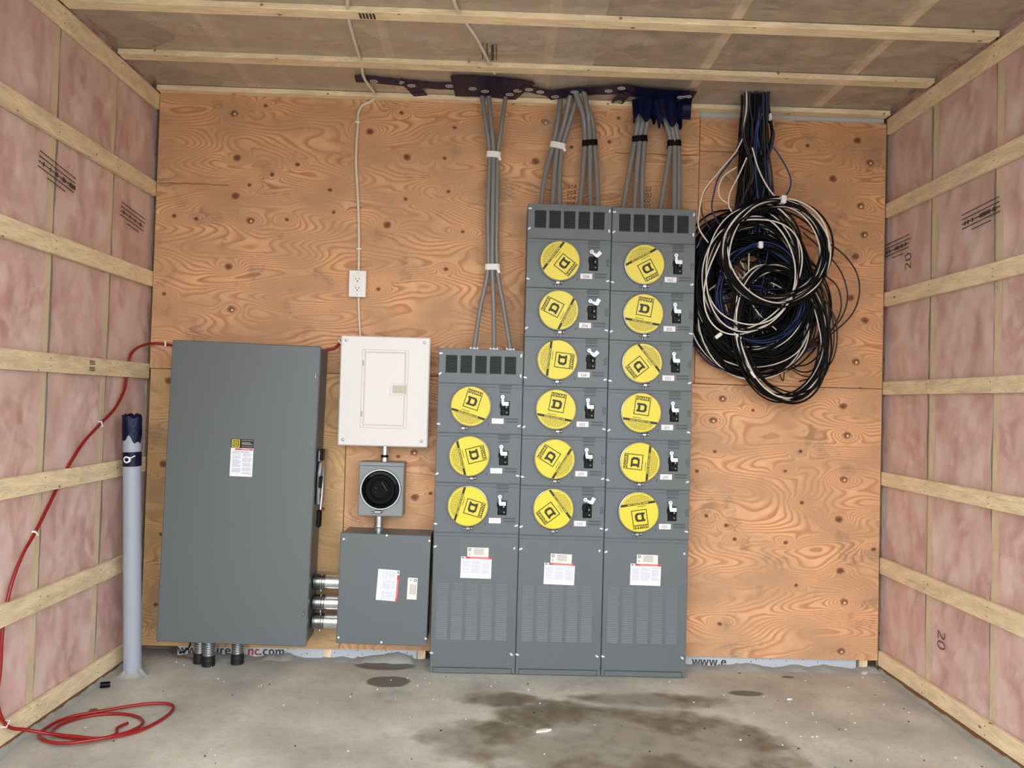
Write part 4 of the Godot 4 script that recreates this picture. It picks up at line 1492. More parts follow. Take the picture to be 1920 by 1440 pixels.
			part("slit", slit_m, M.hole, cv, true, Vector3(0.077, -0.077, 0))
			for q in [[-0.136, -0.0795, -15 + 40 * (k % 2)], [0.2085, -0.0795, 15 - 30 * (k % 2)]]:
				part("screw", wing_m, M.alu, cv, true, Vector3(q[0], q[1], 0)).rotation.z = deg_to_rad(q[2])
		# bottom cover with five tall banks of louvres
		var yb := y1 - 0.2130 * (n - 1) - 0.1175
		var bc := MB.new()
		bc.bx(Vector3(x0 + 0.0008, 0.027, ZF - 0.006), Vector3(x1 - 0.0008, yb - 0.013, ZF), 0.0015)
		bc.bx(Vector3(x0 + 0.0008, yb - 0.0135, ZF - 0.006), Vector3(x1 - 0.0008, yb, ZF - 0.0018), 0.0006)
		bc.bx(Vector3(x0 + 0.0008, 0.004, ZF - 0.006), Vector3(x0 + 0.014, 0.028, ZF), 0.001)
		bc.bx(Vector3(x1 - 0.016, 0.004, ZF - 0.006), Vector3(x1 - 0.0008, 0.028, ZF), 0.001)
		var bo := part("bottom_cover", bc, M.grey, o)
		var kick := MB.new()
		kick.bx(Vector3(x0 + 0.0155, 0.004, ZF - 0.006), Vector3(x1 - 0.0175, 0.0245, ZF + 0.001), 0.001)
		part("kick_plate", kick, M.grey, o)
		for k in 5:
			var lx := x0 + 0.022 + k * 0.0632
			var lb := MB.new()
			louvre_bank(lb, lx, lx + 0.0475, 0.143, 0.383, 31, ZF - 0.0002, 0.0022)
			tag(part("louvres", lb, M.grey, bo), "", "", "", "stuff")
		var sy: float = [0.538, 0.5360, 0.5325][ci]
		for q in [[0.009, sy, wing_m, 15], [0.347, sy, up_m, 0], [0.0065, 0.0875, wing_m, -20], [0.347, 0.0875, wing_m, 140]]:
			part("screw", q[2], M.alu, bo, true, Vector3(x0 + q[0], q[1], ZF) - origin_of(bo)).rotation.z = deg_to_rad(q[3])
		var wx: float = [-0.0669, 0.2900, 0.6605][ci]
		var wy: float = [0.4512, 0.4325, 0.4376][ci]
		var ws := MB.new()
		paper(ws, TR(Vector3(wx, wy, ZF + 0.0001), Vector3.BACK, [-0.8, -1.2, -0.8][ci]), 0.131, 0.091)
		part("warning_sheet", ws, M.warning, o)
		var rl := MB.new()
		paper(rl, TR(Vector3(wx + 0.0065, wy + 0.0655, ZF + 0.0004), Vector3.BACK, [-0.3, -1.8, -0.6][ci]), 0.091, 0.040)
		part("rating_label", rl, M.rating, o)
		# cable connectors on the roof
		var cx := [[-0.104, -0.017, 0.055], [0.171, 0.223, 0.254, 0.344, 0.391, 0.424], [0.535, 0.587, 0.621, 0.701, 0.763, 0.784]]
		for x in cx[ci]:
			var cn := MB.new()
			cn.lathe(T(Vector3(x, top, 0.075)), PackedVector2Array([Vector2(0.0135, 0), Vector2(0.0135, 0.010), Vector2(0.0120, 0.012)]), 14)
			for s in [-1.0, 1.0]:
				cn.bx(Vector3(x + s * 0.015 - 0.004, top, 0.079), Vector3(x + s * 0.015 + 0.004, top + 0.013, 0.090), 0.0015)
			part("cable_connector", cn, M.alu, o)
		ci += 1


# ---------------------------------------------------------------- cables
func build_grey_cables() -> void:
	var bundles := [
		["dropping to the short left meter cabinet", ["-0.103,2.520,0.07 -0.078,2.373,0.066 -0.062,2.262,0.05 -0.062,1.997,0.05 -0.054,1.755,0.05 -0.084,1.569,0.055 -0.104,1.395,0.075", "-0.073,2.520,0.07 -0.055,2.374,0.068 -0.044,2.263,0.056 -0.040,1.998,0.056 -0.035,1.755,0.056 -0.023,1.571,0.055 -0.017,1.395,0.075", "0.003,2.520,0.07 -0.012,2.376,0.065 -0.024,2.263,0.05 -0.021,1.998,0.05 -0.013,1.756,0.05 0.022,1.572,0.055 0.055,1.395,0.075"]],
		["in the white-taped bundle on the tall middle cabinet", ["0.247,2.520,0.068 0.236,2.408,0.065 0.219,2.313,0.05 0.188,2.173,0.055 0.171,2.033,0.075", "0.287,2.520,0.114 0.266,2.409,0.070 0.241,2.313,0.056 0.229,2.174,0.055 0.223,2.033,0.075", "0.318,2.520,0.093 0.286,2.398,0.065 0.263,2.309,0.05 0.253,2.175,0.055 0.254,2.033,0.075"]],
		["in the black-taped bundle on the tall middle cabinet", ["0.302,2.520,0.150 0.349,2.436,0.075 0.362,2.327,0.05 0.355,2.178,0.055 0.344,2.033,0.075", "0.338,2.520,0.164 0.370,2.449,0.075 0.384,2.330,0.056 0.388,2.179,0.055 0.391,2.033,0.075", "0.325,2.520,0.138 0.388,2.437,0.060 0.405,2.328,0.05 0.419,2.180,0.055 0.424,2.033,0.075"]],
		["in the left bundle on the tall right cabinet", ["0.597,2.520,0.07 0.594,2.421,0.066 0.586,2.349,0.05 0.560,2.185,0.055 0.535,2.030,0.075", "0.622,2.520,0.075 0.614,2.422,0.068 0.607,2.355,0.056 0.596,2.186,0.055 0.587,2.030,0.075", "0.648,2.520,0.086 0.637,2.434,0.066 0.629,2.356,0.05 0.622,2.187,0.055 0.621,2.030,0.075"]],
		["in the right bundle on the tall right cabinet", ["0.690,2.520,0.08 0.723,2.414,0.066 0.745,2.338,0.05 0.727,2.191,0.055 0.701,2.030,0.075", "0.708,2.520,0.09 0.742,2.421,0.070 0.762,2.339,0.057 0.765,2.192,0.060 0.763,2.030,0.075", "0.730,2.520,0.08 0.759,2.422,0.066 0.780,2.341,0.05 0.786,2.193,0.055 0.784,2.030,0.075"]]]
	for b in bundles:
		for k in 3:
			var mb := MB.new()
			mb.tube(smooth(pts(b[1][k]), 8), 0.0115 if not b[0].begins_with("drop") else 0.0105, 14)
			single("grey_cable", mb, M.cable, "%s of the three thick grey cables %s" % [["left", "middle", "right"][k], b[0]], "cable", "grey cables over the meter cabinets")
	var bands := [
		["white tape round the grey cables of the short cabinet, near the ceiling", Vector3(-0.043, 2.258, 0.052), 0.062, -3.0, M.tape_white],
		["white tape round the grey cables of the short cabinet, halfway down", Vector3(-0.034, 1.757, 0.052), 0.064, 2.0, M.tape_white],
		["white tape round the left grey bundle over the middle cabinet", Vector3(0.241, 2.308, 0.052), 0.068, -10.0, M.tape_white],
		["black tape round the right grey bundle over the middle cabinet", Vector3(0.384, 2.325, 0.052), 0.066, 6.0, M.black],
		["black tape round the left grey bundle over the right cabinet", Vector3(0.607, 2.352, 0.052), 0.066, 6.0, M.black],
		["black tape round the right grey bundle over the right cabinet", Vector3(0.762, 2.337, 0.052), 0.060, 2.0, M.black]]
	for b in bands:
		var mb := MB.new()
		var ring := PackedVector2Array()
		var w: float = b[2]
		for k in 24:
			var a := TAU * k / 24
			ring.append(Vector2(signf(cos(a)) * pow(absf(cos(a)), 0.6) * (w * 0.5 + 0.0015), signf(sin(a)) * pow(absf(sin(a)), 0.8) * 0.0165))
		var xf := Transform3D(Basis(Vector3.BACK, deg_to_rad(b[3])) * Basis(Vector3.RIGHT, PI / 2), b[1])
		mb.prism(xf, ring, 0.026)
		if b[4] == M.tape_white:
			mb.box(TR(b[1] + Vector3(w * 0.42, -0.016, 0.012), Vector3.BACK, 25), Vector3(0.012, 0.022, 0.002), 0.0005)
		single("tape_band", mb, b[4], b[0], "tape", "tape bands on the grey cables")


func logo_oval(mb: MB, p: Vector3, turn: float) -> void:
	# the white oval mark on the blue tape, facing down
	var xf := Transform3D(Basis(Vector3.UP, turn) * Basis(Vector3.RIGHT, PI / 2), p)
	for k in 18:
		var a := TAU * k / 18
		var b := TAU * (k + 1) / 18
		mb.prism(xf, PackedVector2Array([Vector2(cos(a) * 0.017, sin(a) * 0.015), Vector2(cos(b) * 0.017, sin(b) * 0.015), Vector2(cos(b) * 0.0140, sin(b) * 0.0120), Vector2(cos(a) * 0.0140, sin(a) * 0.0120)]), 0.0006)
	for k in 3:
		mb.box(xf * TR(Vector3(-0.006 + k * 0.006, 0, 0), Vector3.BACK, -20), Vector3(0.002, 0.015, 0.0006))


func build_blue_tape() -> void:
	var yb := CEIL - 0.011
	var nz := noise(77, 8.0, 3)
	var strips := [
		["long strip of blue tape along the ceiling plastic, its free end by the white cable", "-0.637,%f,0.205 -0.50,%f,0.190 -0.36,%f,0.165 -0.25,%f,0.160 -0.16,%f,0.160", 0.066, [-0.565, -0.44, -0.24]],
		["short crosswise strip of blue tape on the ceiling plastic, left of the first grey cables", "-0.415,%f,0.190 -0.395,%f,0.120 -0.375,%f,0.050", 0.066, [-0.405]],
		["wide patch of blue tape where the grey cables of the short cabinet leave the ceiling", "-0.225,%f,0.165 -0.10,%f,0.170 0.02,%f,0.155 0.085,%f,0.130", 0.215, [-0.14, -0.09, 0.02, 0.05]],
		["slim strip of blue tape running right from the wide patch over the cables", "0.07,%f,0.185 0.13,%f,0.155 0.20,%f,0.125", 0.060, [0.10, 0.15]],
		["blue tape patch over the cables of the tall middle cabinet", "0.185,%f,0.095 0.27,%f,0.140 0.38,%f,0.175 0.53,%f,0.200", 0.085, [0.22, 0.30, 0.44, 0.49]],
		["blue tape patch over the cables of the tall right cabinet, reaching the batten", "0.51,%f,0.195 0.60,%f,0.175 0.70,%f,0.165 0.82,%f,0.165", 0.100, [0.76, 0.79]],
		["short end of blue tape between the middle and right cabinets' cables", "0.54,%f,0.185 0.515,%f,0.130 0.500,%f,0.052", 0.055, [0.503]]]
	var k := 0
	for s in strips:
		var y := yb - k * 0.0008
		var src: String = s[1]
		var p := smooth(pts(src.replace("%f", "%.4f" % y)), 10)
		for i in p.size(): p[i].y += 0.002 * nz.get_noise_2d(p[i].x * 4.0, p[i].z * 4.0)
		var o := thing("blue_tape", s[0], "tape", Vector3((p[0].x + p[p.size() - 1].x) * 0.5, y - 0.002, (p[0].z + p[p.size() - 1].z) * 0.5), "blue tape on the ceiling")
		var mb := MB.new()
		mb.ribbon(p, s[2], 0.0012, Vector3.DOWN)
		part("strip", mb, M.tape_blue, o)
		for x in s[3]:
			var best := 0
			for i in p.size():
				if absf(p[i].x - x) < absf(p[best].x - x): best = i
			var lg := MB.new()
			logo_oval(lg, p[best] + Vector3(0, -0.0022, (rng.randf() - 0.5) * maxf(0.0, float(s[2]) - 0.045)), rng.randf_range(-0.5, 0.5))
			part("oval_mark", lg, M.tape_white, o)
		k += 1
	# sleeves of tape gathered round the cables of the right cabinet, hanging in front of the batten
	for w in [["gathered sleeve of blue tape round the left bundle over the right cabinet", Vector3(0.622, 2.50, 0.082), 0.058, 0.085], ["gathered sleeve of blue tape round the right bundle over the right cabinet", Vector3(0.716, 2.497, 0.088), 0.062, 0.100]]:
		var mb := MB.new()
		var c: Vector3 = w[1]
		mb.sheet(40, 8, func(u: float, v: float) -> Vector3:
			var a := TAU * u
			var f := 1.0 + 0.10 * sin(a * 7.0) + 0.06 * sin(a * 3.0 + 1.0)
			var hgt: float = w[3]
			var y := c.y + 0.012 - v * hgt * (1.0 + 0.22 * sin(a * 4.0 + 2.0) * v)
			return Vector3(c.x + cos(a) * w[2] * f * (1.0 - 0.22 * v) + (0.016 * v if c.x > 0.7 else -0.004 * v), y, c.z + sin(a) * 0.030 * f), 1, 1, Vector3.BACK)
		single("blue_tape_sleeve", mb, M.tape_blue, w[0], "tape", "blue tape on the ceiling")
	var tail := MB.new()
	tail.ribbon(smooth(pts("0.79,2.508,0.15 0.80,2.500,0.085 0.80,2.44,0.072"), 8), 0.055, 0.0012, Vector3(0, -0.5, 1))
	single("blue_tape", tail, M.tape_blue, "loose tail of blue tape hanging over the batten, right of all grey cables", "tape", "blue tape on the ceiling")


func clip(label: String, p: Vector3, axis: Vector3, normal: Vector3, r := 0.006) -> void:
	# a white cable staple: a bridge over the cable and two nail heads
	var side := axis.cross(normal).normalized()
	var b := Basis(side, axis.normalized(), normal.normalized())
	var mb := MB.new()
	mb.box(Transform3D(b, p + normal * r), Vector3(r * 3.6, 0.007, 0.003), 0.0008)
	for s in [-1.0, 1.0]:
		mb.box(Transform3D(b, p + side * s * r * 1.5), Vector3(0.0025, 0.007, r * 2.2), 0.0006)
	single("cable_staple", mb, M.white_plastic, label, "staple", "white cable staples")


func build_white_cables() -> void:
	var a := MB.new()
	a.tube(smooth(pts("-0.533,2.513,0.90 -0.561,2.513,0.765 -0.573,2.509,0.59 -0.584,2.513,0.37 -0.594,2.507,0.241 -0.578,2.509,0.080 -0.580,2.515,0.030 -0.600,2.498,0.006 -0.640,2.476,0.009 -0.656,2.440,0.009 -0.657,2.393,0.009 -0.660,2.225,0.009 -0.646,2.057,0.009 -0.636,1.89,0.009 -0.631,1.722,0.012"), 8), 0.0058, 10)
	single("white_cable", a, M.cable_white, "white cable from the ceiling battens down to the duplex outlet", "cable", "white cables")
	var b := MB.new()
	b.tube(smooth(pts("-0.628,1.613,0.012 -0.627,1.58,0.009 -0.622,1.508,0.009 -0.615,1.44,0.012 -0.606,1.40,0.020"), 8), 0.0052, 10)
	single("white_cable", b, M.cable_white, "short white cable from the duplex outlet down behind the white panel", "cable", "white cables")
	var c := MB.new()
	c.tube(smooth(pts("-0.185,2.513,1.0 -0.179,2.509,0.865 -0.158,2.513,0.765 -0.118,2.509,0.647 -0.090,2.509,0.528 -0.060,2.513,0.38 -0.045,2.515,0.31"), 8), 0.0058, 10)
	single("white_cable", c, M.cable_white, "white cable crossing the ceiling above the first grey cables", "cable", "white cables")
	clip("white staple on the outlet cable just under the ceiling", Vector3(-0.658, 2.398, 0.009), Vector3.UP, Vector3.BACK)
	clip("white staple on the outlet cable a hand above the outlet", Vector3(-0.633, 1.828, 0.009), Vector3.UP, Vector3.BACK)


func build_red_cable() -> void:
	var fl := "-1.245,0.014,0.733 -1.263,0.012,0.769 -1.250,0.008,0.812 -1.290,0.010,0.850 -1.367,0.016,0.862 -1.436,0.016,0.840 -1.470,0.010,0.785 -1.460,0.008,0.715 -1.400,0.007,0.655 -1.310,0.007,0.640 -1.235,0.008,0.672 -1.195,0.012,0.735 -1.210,0.017,0.815 -1.280,0.021,0.880 -1.385,0.018,0.905 -1.480,0.012,0.850 -1.500,0.010,0.770 -1.470,0.012,0.690 -1.375,0.014,0.630 -1.270,0.014,0.570 -1.190,0.010,0.548 -1.150,0.007,0.585 -1.150,0.007,0.680 -1.190,0.010,0.790 -1.265,0.020,0.868 -1.350,0.026,0.872 -1.440,0.028,0.860 -1.500,0.050,0.885 -1.537,0.085,0.935"
	var wl := "-1.556,0.17,0.955 -1.560,0.261,0.941 -1.560,0.39,0.937 -1.560,0.518,0.905 -1.560,0.611,0.849 -1.558,0.671,0.789 -1.560,0.751,0.713 -1.560,0.872,0.605 -1.558,0.964,0.503 -1.558,1.031,0.383 -1.558,1.093,0.27 -1.560,1.171,0.195 -1.560,1.261,0.17 -1.557,1.325,0.150 -1.548,1.362,0.08 -1.515,1.378,0.022 -1.438,1.372,0.012 -1.20,1.350,0.012 -0.90,1.350,0.012 -0.748,1.374,0.012 -0.721,1.387,0.012 -0.690,1.416,0.014 -0.664,1.420,0.016"
	var mb := MB.new()
	mb.tube(smooth(pts(fl + " " + wl), 8), 0.0056, 10)
	single("red_cable", mb, M.red, "red cable coiled on the floor, rising along the left wall and behind the tall switch", "cable")
	clip("white staple holding the red cable on the lowest left furring strip", Vector3(-1.540, 0.088, 0.932), Vector3(0.2, 0.6, 0.5).normalized(), Vector3.RIGHT, 0.007)
	clip("white staple on the red cable, the lower one on a left wall stud", Vector3(-1.558, 0.671, 0.789), Vector3(0, 0.75, -0.66), Vector3.RIGHT, 0.007)
	clip("white staple on the red cable, the upper one on a left wall stud", Vector3(-1.558, 1.031, 0.383), Vector3(0, 0.5, -0.86), Vector3.RIGHT, 0.007)
	clip("white staple on the red cable just left of the tall switch", Vector3(-1.472, 1.377, 0.012), Vector3(1, 0, 0), Vector3.BACK, 0.007)
	clip("white staple on the red cable at the white panel's upper left corner", Vector3(-0.702, 1.407, 0.012), Vector3(0.8, 0.6, 0), Vector3.BACK, 0.007)


func build_pvc() -> void:
	var b := Vector3(-1.462, 0, 0.235)
	var t := Vector3(-1.488, 1.050, 0.270)
	var d := (t - b).normalized()
	var xf := Transform3D(Basis(Quaternion(Vector3.UP, d)), b)
	var L := b.distance_to(t)
	var o := thing("plastic_pipe", "upright grey plastic pipe with blue taped top in the left corner", "pipe", b)
	var mb := MB.new()
	mb.lathe(xf, PackedVector2Array([Vector2(0.0345, -0.02), Vector2(0.0345, L - 0.01), Vector2(0.031, L - 0.01), Vector2(0.031, L - 0.1)]), 40)
	part("pipe", mb, M.pvc, o)
	var cap := MB.new()
	var nz := noise(88, 9.0, 3)
	cap.sheet(56, 14, func(u: float, v: float) -> Vector3:
		var a := TAU * u
		var jag := 0.014 * sin(a * 3.0) + 0.008 * sin(a * 7.0 + 1.0)
		var y := L + 0.020 - v * (0.105 + jag)
		var r := 0.0370 + 0.007 * (1.0 - v) * (0.3 + 0.5 * sin(a * 4.0 + 0.6)) + 0.002 * nz.get_noise_2d(cos(a) * 3.0 + v, sin(a) * 3.0)
		if v == 0.0: r *= 0.55
		return xf * Vector3(cos(a) * r, y + 0.004 * sin(a * 5.0) * (1.0 - v), sin(a) * r), 1, 1, Vector3.BACK)
	cap.lathe(xf, PackedVector2Array([Vector2(0.036, L + 0.005), Vector2(0.020, L + 0.012), Vector2(0, L + 0.010)]), 20)
	# sheet() turns all its normals one way; make them point away from the pipe instead
	for i in cap.n.size():
		var rel := cap.v[i] - (b + d * d.dot(cap.v[i] - b))
		if cap.n[i].dot(rel) < 0.0 and absf(cap.n[i].dot(d)) < 0.8: cap.n[i] = -cap.n[i]
	part("tape_cap", cap, M.tape_blue, o)
	var band := MB.new()
	band.lathe(xf, PackedVector2Array([Vector2(0.0347, L - 0.192), Vector2(0.0362, L - 0.191), Vector2(0.0362, L - 0.134), Vector2(0.0347, L - 0.133)]), 40)
	var bo := part("tape_band", band, M.tape_blue, o)
	var lg := MB.new()
	for k in 22:
		var a := TAU * k / 22.0
		var e := TAU * (k + 1) / 22.0
		var q: Array[Vector3] = []
		for w in [[a, 1.0], [e, 1.0], [e, 0.55], [a, 0.55]]:
			var u: float = cos(w[0]) * 0.017 * w[1]
			var y: float = sin(w[0]) * 0.014 * w[1]
			var ang := PI / 2 + 0.15 - u / 0.0366
			q.append(xf * Vector3(cos(ang) * 0.0366, L - 0.163 + y, sin(ang) * 0.0366))
		lg.quad(q[0], q[1], q[2], q[3], Vector3.BACK)
	for k in 3:
		var ang := PI / 2 + 0.15 - (0.018 + k * 0.006) / 0.0366
		lg.box(Transform3D(Basis(Vector3.UP, -(ang - PI / 2)), xf * Vector3(cos(ang) * 0.0366, L - 0.155 + k * 0.003, sin(ang) * 0.0366)), Vector3(0.007, 0.004, 0.0008))
	part("tape_mark", lg, M.tape_white, bo)
	# mortar heaped round its foot
	var mo := MB.new()
	mo.sheet(40, 5, func(u: float, v: float) -> Vector3:
		var a := TAU * u
		var r := 0.034 + v * (0.035 + 0.02 * nz.get_noise_2d(cos(a) * 2.0, sin(a) * 2.0))
		return b + Vector3(cos(a) * r, (0.026 + 0.02 * nz.get_noise_2d(cos(a) * 4.0, sin(a) * 4.0 + 5.0)) * (1.0 - v) * (1.0 - v) - 0.001, sin(a) * r), 1, 1, Vector3.UP)
	part("mortar_collar", mo, M.concrete, o)


# ---------------------------------------------------------------- hanging wires
func wire_mat(c: String) -> Material:
	return {"k": M.wire_black, "w": M.wire_white, "b": M.wire_blue, "r": M.wire_brown}[c]


# a taped coil: each wire of it is a closed loop with wobble; colours gives one letter per wire
func coil(called: String, label: String, c: Vector3, rx: float, ry: float, tilt: float, colours: String, spread: float, depth: float, wob: float, tapes: Array, thick := 0.0031, arc := Vector2(0, 360)) -> void:
	var o := thing(called, label, "wire coil", Vector3(c.x, c.y - ry, c.z), "coils of wire hung on the plywood")
	var full := arc.y - arc.x >= 360.0
	for k in colours.length():
		var s := 1.0 + rng.randf_range(-spread, spread)
		var off := Vector3(rng.randfn(0, wob * 0.35), rng.randfn(0, wob * 0.35), 0)
		var p1 := rng.randf() * TAU
		var p2 := rng.randf() * TAU
		var z := c.z + rng.randf_range(-0.5, 0.5) * depth
		var w2 := rng.randf_range(0.3, 1.0) * wob
		var w3 := rng.randf_range(0.2, 1.0) * wob * 0.6
		var p := PackedVector3Array()
		var m := 72
		for i in (m if full else m + 1):
			var a := deg_to_rad(lerpf(arc.x, arc.y, float(i) / m))
			var r := s + (w2 * sin(2.0 * a + p1) + w3 * sin(3.0 * a + p2)) / rx
			var q := Vector2(cos(a) * rx * r, sin(a) * ry * r).rotated(deg_to_rad(tilt))
			p.append(c + off + Vector3(q.x, q.y, 0.0) + Vector3(0, 0, z - c.z + depth * 0.35 * sin(a + p1)))
		var mb := MB.new()
		mb.tube(p, thick * rng.randf_range(0.9, 1.1) * (1.3 if colours[k] == "k" else 1.0), 6, full)
		part("wire", mb, wire_mat(colours[k]), o)
	for t in tapes:      # angle, length along the wires, width across
		var a := deg_to_rad(t[0])
		var q := Vector2(cos(a) * rx, sin(a) * ry).rotated(deg_to_rad(tilt))
		var tg := Vector2(-sin(a) * rx, cos(a) * ry).rotated(deg_to_rad(tilt)).normalized()
		var mb := MB.new()
		mb.box(Transform3D(Basis(Vector3(tg.x, tg.y, 0), Vector3(-tg.y, tg.x, 0), Vector3.BACK), c + Vector3(q.x, q.y, 0)), Vector3(t[1], t[2], depth * 1.7 + 0.012), 0.003)
		part("white_tape", mb, M.tape_white, o)


func strand(called: String, label: String, path: PackedVector3Array, m: Material, r := 0.0032) -> void:
	var mb := MB.new()
	mb.tube(smooth(path, 10), r, 7)
	single(called, mb, m, label, "wire", "loose strands beside the hanging wires")


func mix_colours(n: int, k: float, w: float, b: float) -> String:
	var s := ""
	for i in n:
		var r := rng.randf()
		s += "k" if r < k else ("w" if r < k + w else ("b" if r < k + w + b else "r"))
	return s


func build_wires() -> void:
	# the bundle that drops from the ceiling
	var o := thing("wire_bundle", "dense bundle of black, blue and white wires dropping straight from the ceiling", "wire bundle", Vector3(1.10, 1.95, 0.12))
	for k in 96:
		var u := rng.randf()
		var dz := rng.randf_range(-0.022, 0.022)
		var x0 := lerpf(1.024, 1.132, u)
		var x1 := lerpf(1.040, 1.205, clampf(u + rng.randfn(0, 0.13), 0, 1))
		var p := PackedVector3Array([Vector3(x0, 2.530, 0.180 + dz), Vector3(x0 + 0.012, 2.47, 0.150 + dz), Vector3(lerpf(1.040, 1.158, u) + rng.randfn(0, 0.010), 2.36, 0.112 + dz), Vector3(lerpf(1.050, 1.165, u) + rng.randfn(0, 0.018), 2.20, 0.095 + dz), Vector3(x1, 2.04 + rng.randf_range(-0.01, 0.02), 0.085 + dz), Vector3(x1 + rng.randfn(0, 0.02), 1.94, 0.08 + dz)])
		var mb := MB.new()
		mb.tube(smooth(p, 6), 0.0040 if k % 3 else 0.0050, 6)
		var c := "k" if k % 16 else "w"
		if k % 5 == 2: c = "b"
		if k % 8 == 5: c = "r"
		part("wire", mb, wire_mat(c), o)
	var tg := MB.new()
	tg.bx(Vector3(1.148, 2.415, 0.155), Vector3(1.158, 2.445, 0.170), 0.002)
	part("white_tag", tg, M.tape_white, o)
	# coils, from the wall outwards
	coil("wire_coil", "huge tangled coil of black and blue wire behind all others", Vector3(1.105, 1.690, 0.050), 0.215, 0.265, 10, mix_colours(90, 0.82, 0.03, 0.11), 0.34, 0.06, 0.030, [])
	coil("wire_coil", "low slack coil of white and black wire sagging beside the right meter cabinet", Vector3(1.112, 1.515, 0.072), 0.240, 0.200, -8, "kwkwkkrwkk", 0.10, 0.03, 0.022, [])
	coil("wire_coil", "loose bunch of thin blue and dark wire loops bulging to the right", Vector3(1.290, 1.600, 0.045), 0.150, 0.225, 12, "bkrbkbrbkb", 0.20, 0.03, 0.030, [], 0.0026)
	coil("wire_coil", "round coil of black and white wire taped white at its lower left", Vector3(1.110, 1.690, 0.105), 0.232, 0.300, 6, mix_colours(30, 0.74, 0.22, 0.04), 0.07, 0.035, 0.016, [[221, 0.016, 0.035]])
	coil("wire_coil", "neat ring of bright blue wire taped white at its top, inside the heap", Vector3(1.135, 1.660, 0.130), 0.190, 0.215, 0, "bbkkbkbkkk", 0.08, 0.02, 0.012, [[92, 0.020, 0.030], [238, 0.045, 0.008]])
	coil("wire_coil", "long hanging coil of black and white wire reaching lowest, over the plywood joint", Vector3(1.225, 1.500, 0.130), 0.196, 0.285, 14, "wkkkwkkkkwkkrkkkwkk", 0.06, 0.03, 0.013, [[213, 0.035, 0.010]])
	coil("wire_coil", "front coil of black and white wire bound with white tape at its top", Vector3(1.183, 1.842, 0.165), 0.218, 0.224, -18, "wkkwkkwkkkwkkkwkwkkkwkk", 0.09, 0.035, 0.014, [[102, 0.022, 0.034]])
	coil("wire_coil", "tall outer coil of white and black loops hugging the right meter cabinet", Vector3(1.085, 1.760, 0.145), 0.200, 0.270, -16, "kwkkwkwkkkw", 0.10, 0.03, 0.016, [])
	# short offcuts and crossings inside the heap
	var cross := thing("wire_tangle", "short crossing ends of black, white and blue wire in the middle of the heap", "wire tangle", Vector3(1.12, 1.5, 0.09))
	for k in 44:
		var a := rng.randf() * TAU
		var b := a + rng.randf_range(1.4, 3.4)
		var r0 := rng.randf_range(0.10, 0.18)
		var c0 := Vector3(1.12, 1.66, 0.085 + rng.randf_range(-0.02, 0.03))
		var p := PackedVector3Array([c0 + Vector3(cos(a) * r0, sin(a) * r0 * 1.25, 0), c0 + Vector3(rng.randf_range(-0.06, 0.06), rng.randf_range(-0.07, 0.07), rng.randf_range(-0.01, 0.02)), c0 + Vector3(cos(b) * r0, sin(b) * r0 * 1.25, 0)])
		var mb := MB.new()
		mb.tube(smooth(p, 9), 0.0028, 6)
		part("wire", mb, wire_mat("kkbkwkkkb"[k % 9]), cross)
	# loose strands, one by one
	var S := [
		["white_strand", "outermost white strand bowing left of the bundle, above the right cabinet", "1.055,2.365 1.014,2.281 0.945,2.195 0.883,2.110 0.862,2.015 0.863,1.944 0.905,1.882", 0.125, "w"],
		["blue_strand", "blue strand bowing left of the bundle inside the white one", "1.059,2.401 1.003,2.256 0.946,2.172 0.924,2.088 0.920,2.029 0.950,1.971 0.986,1.948", 0.120, "b"],
		["white_strand", "white strand making a long shallow bow just left of the bundle", "1.064,2.259 1.028,2.174 0.994,2.102 0.991,2.043 1.020,2.002", 0.130, "w"],
		["white_strand", "white strand curling in a short tight bow left of the bundle", "1.024,2.220 0.968,2.178 0.947,2.117 0.962,2.078 0.988,2.060", 0.115, "w"],
		["brown_strand", "dark strand bowing left of the bundle beside the outermost white one", "1.054,2.306 0.934,2.183 0.879,2.087 0.878,2.016 0.915,1.946", 0.110, "r"],
		["blue_strand", "blue strand with a small bow right of the bundle near the ceiling", "1.150,2.440 1.185,2.381 1.177,2.310 1.156,2.262", 0.120, "b"],
		["blue_strand", "blue strand with a wide bow right of the bundle, ending at the front coil's tape", "1.150,2.345 1.204,2.287 1.253,2.206 1.264,2.147 1.236,2.085", 0.120, "b"],
		["white_strand", "white strand slanting across the bundle to the front coil's tape", "1.083,2.300 1.112,2.207 1.156,2.126 1.206,2.070", 0.145, "w"],
		["brown_strand", "outermost dark loop on the right of the heap, far out on the plywood", "1.330,1.985 1.445,1.920 1.530,1.863 1.591,1.782 1.605,1.688 1.571,1.592 1.477,1.501 1.40,1.46", 0.060, "r"],
		["brown_strand", "second dark loop on the right of the heap, inside the outermost", "1.35,1.955 1.446,1.873 1.519,1.792 1.554,1.686 1.535,1.591 1.481,1.523 1.40,1.47", 0.055, "r"],
		["brown_strand", "third and smallest dark loop on the right of the heap", "1.36,1.86 1.443,1.778 1.509,1.720 1.529,1.638 1.511,1.566 1.465,1.494 1.39,1.44", 0.050, "r"],
		["brown_strand", "dark loop at the lower right of the heap outside the long hanging coil", "1.38,1.72 1.455,1.64 1.495,1.566 1.504,1.471 1.479,1.376 1.409,1.315 1.338,1.289", 0.070, "r"],
		["black_strand", "thin black wire bent to a sharp point below the heap, inside the long coil", "1.17,1.52 1.22,1.40 1.262,1.29 1.27,1.36 1.272,1.45 1.268,1.55", 0.075, "k"]]
	for s in S:
		strand(s[0], s[1], pts_xy(s[2], s[3]), wire_mat(s[4]), 0.0033 if s[4] != "k" else 0.0024)


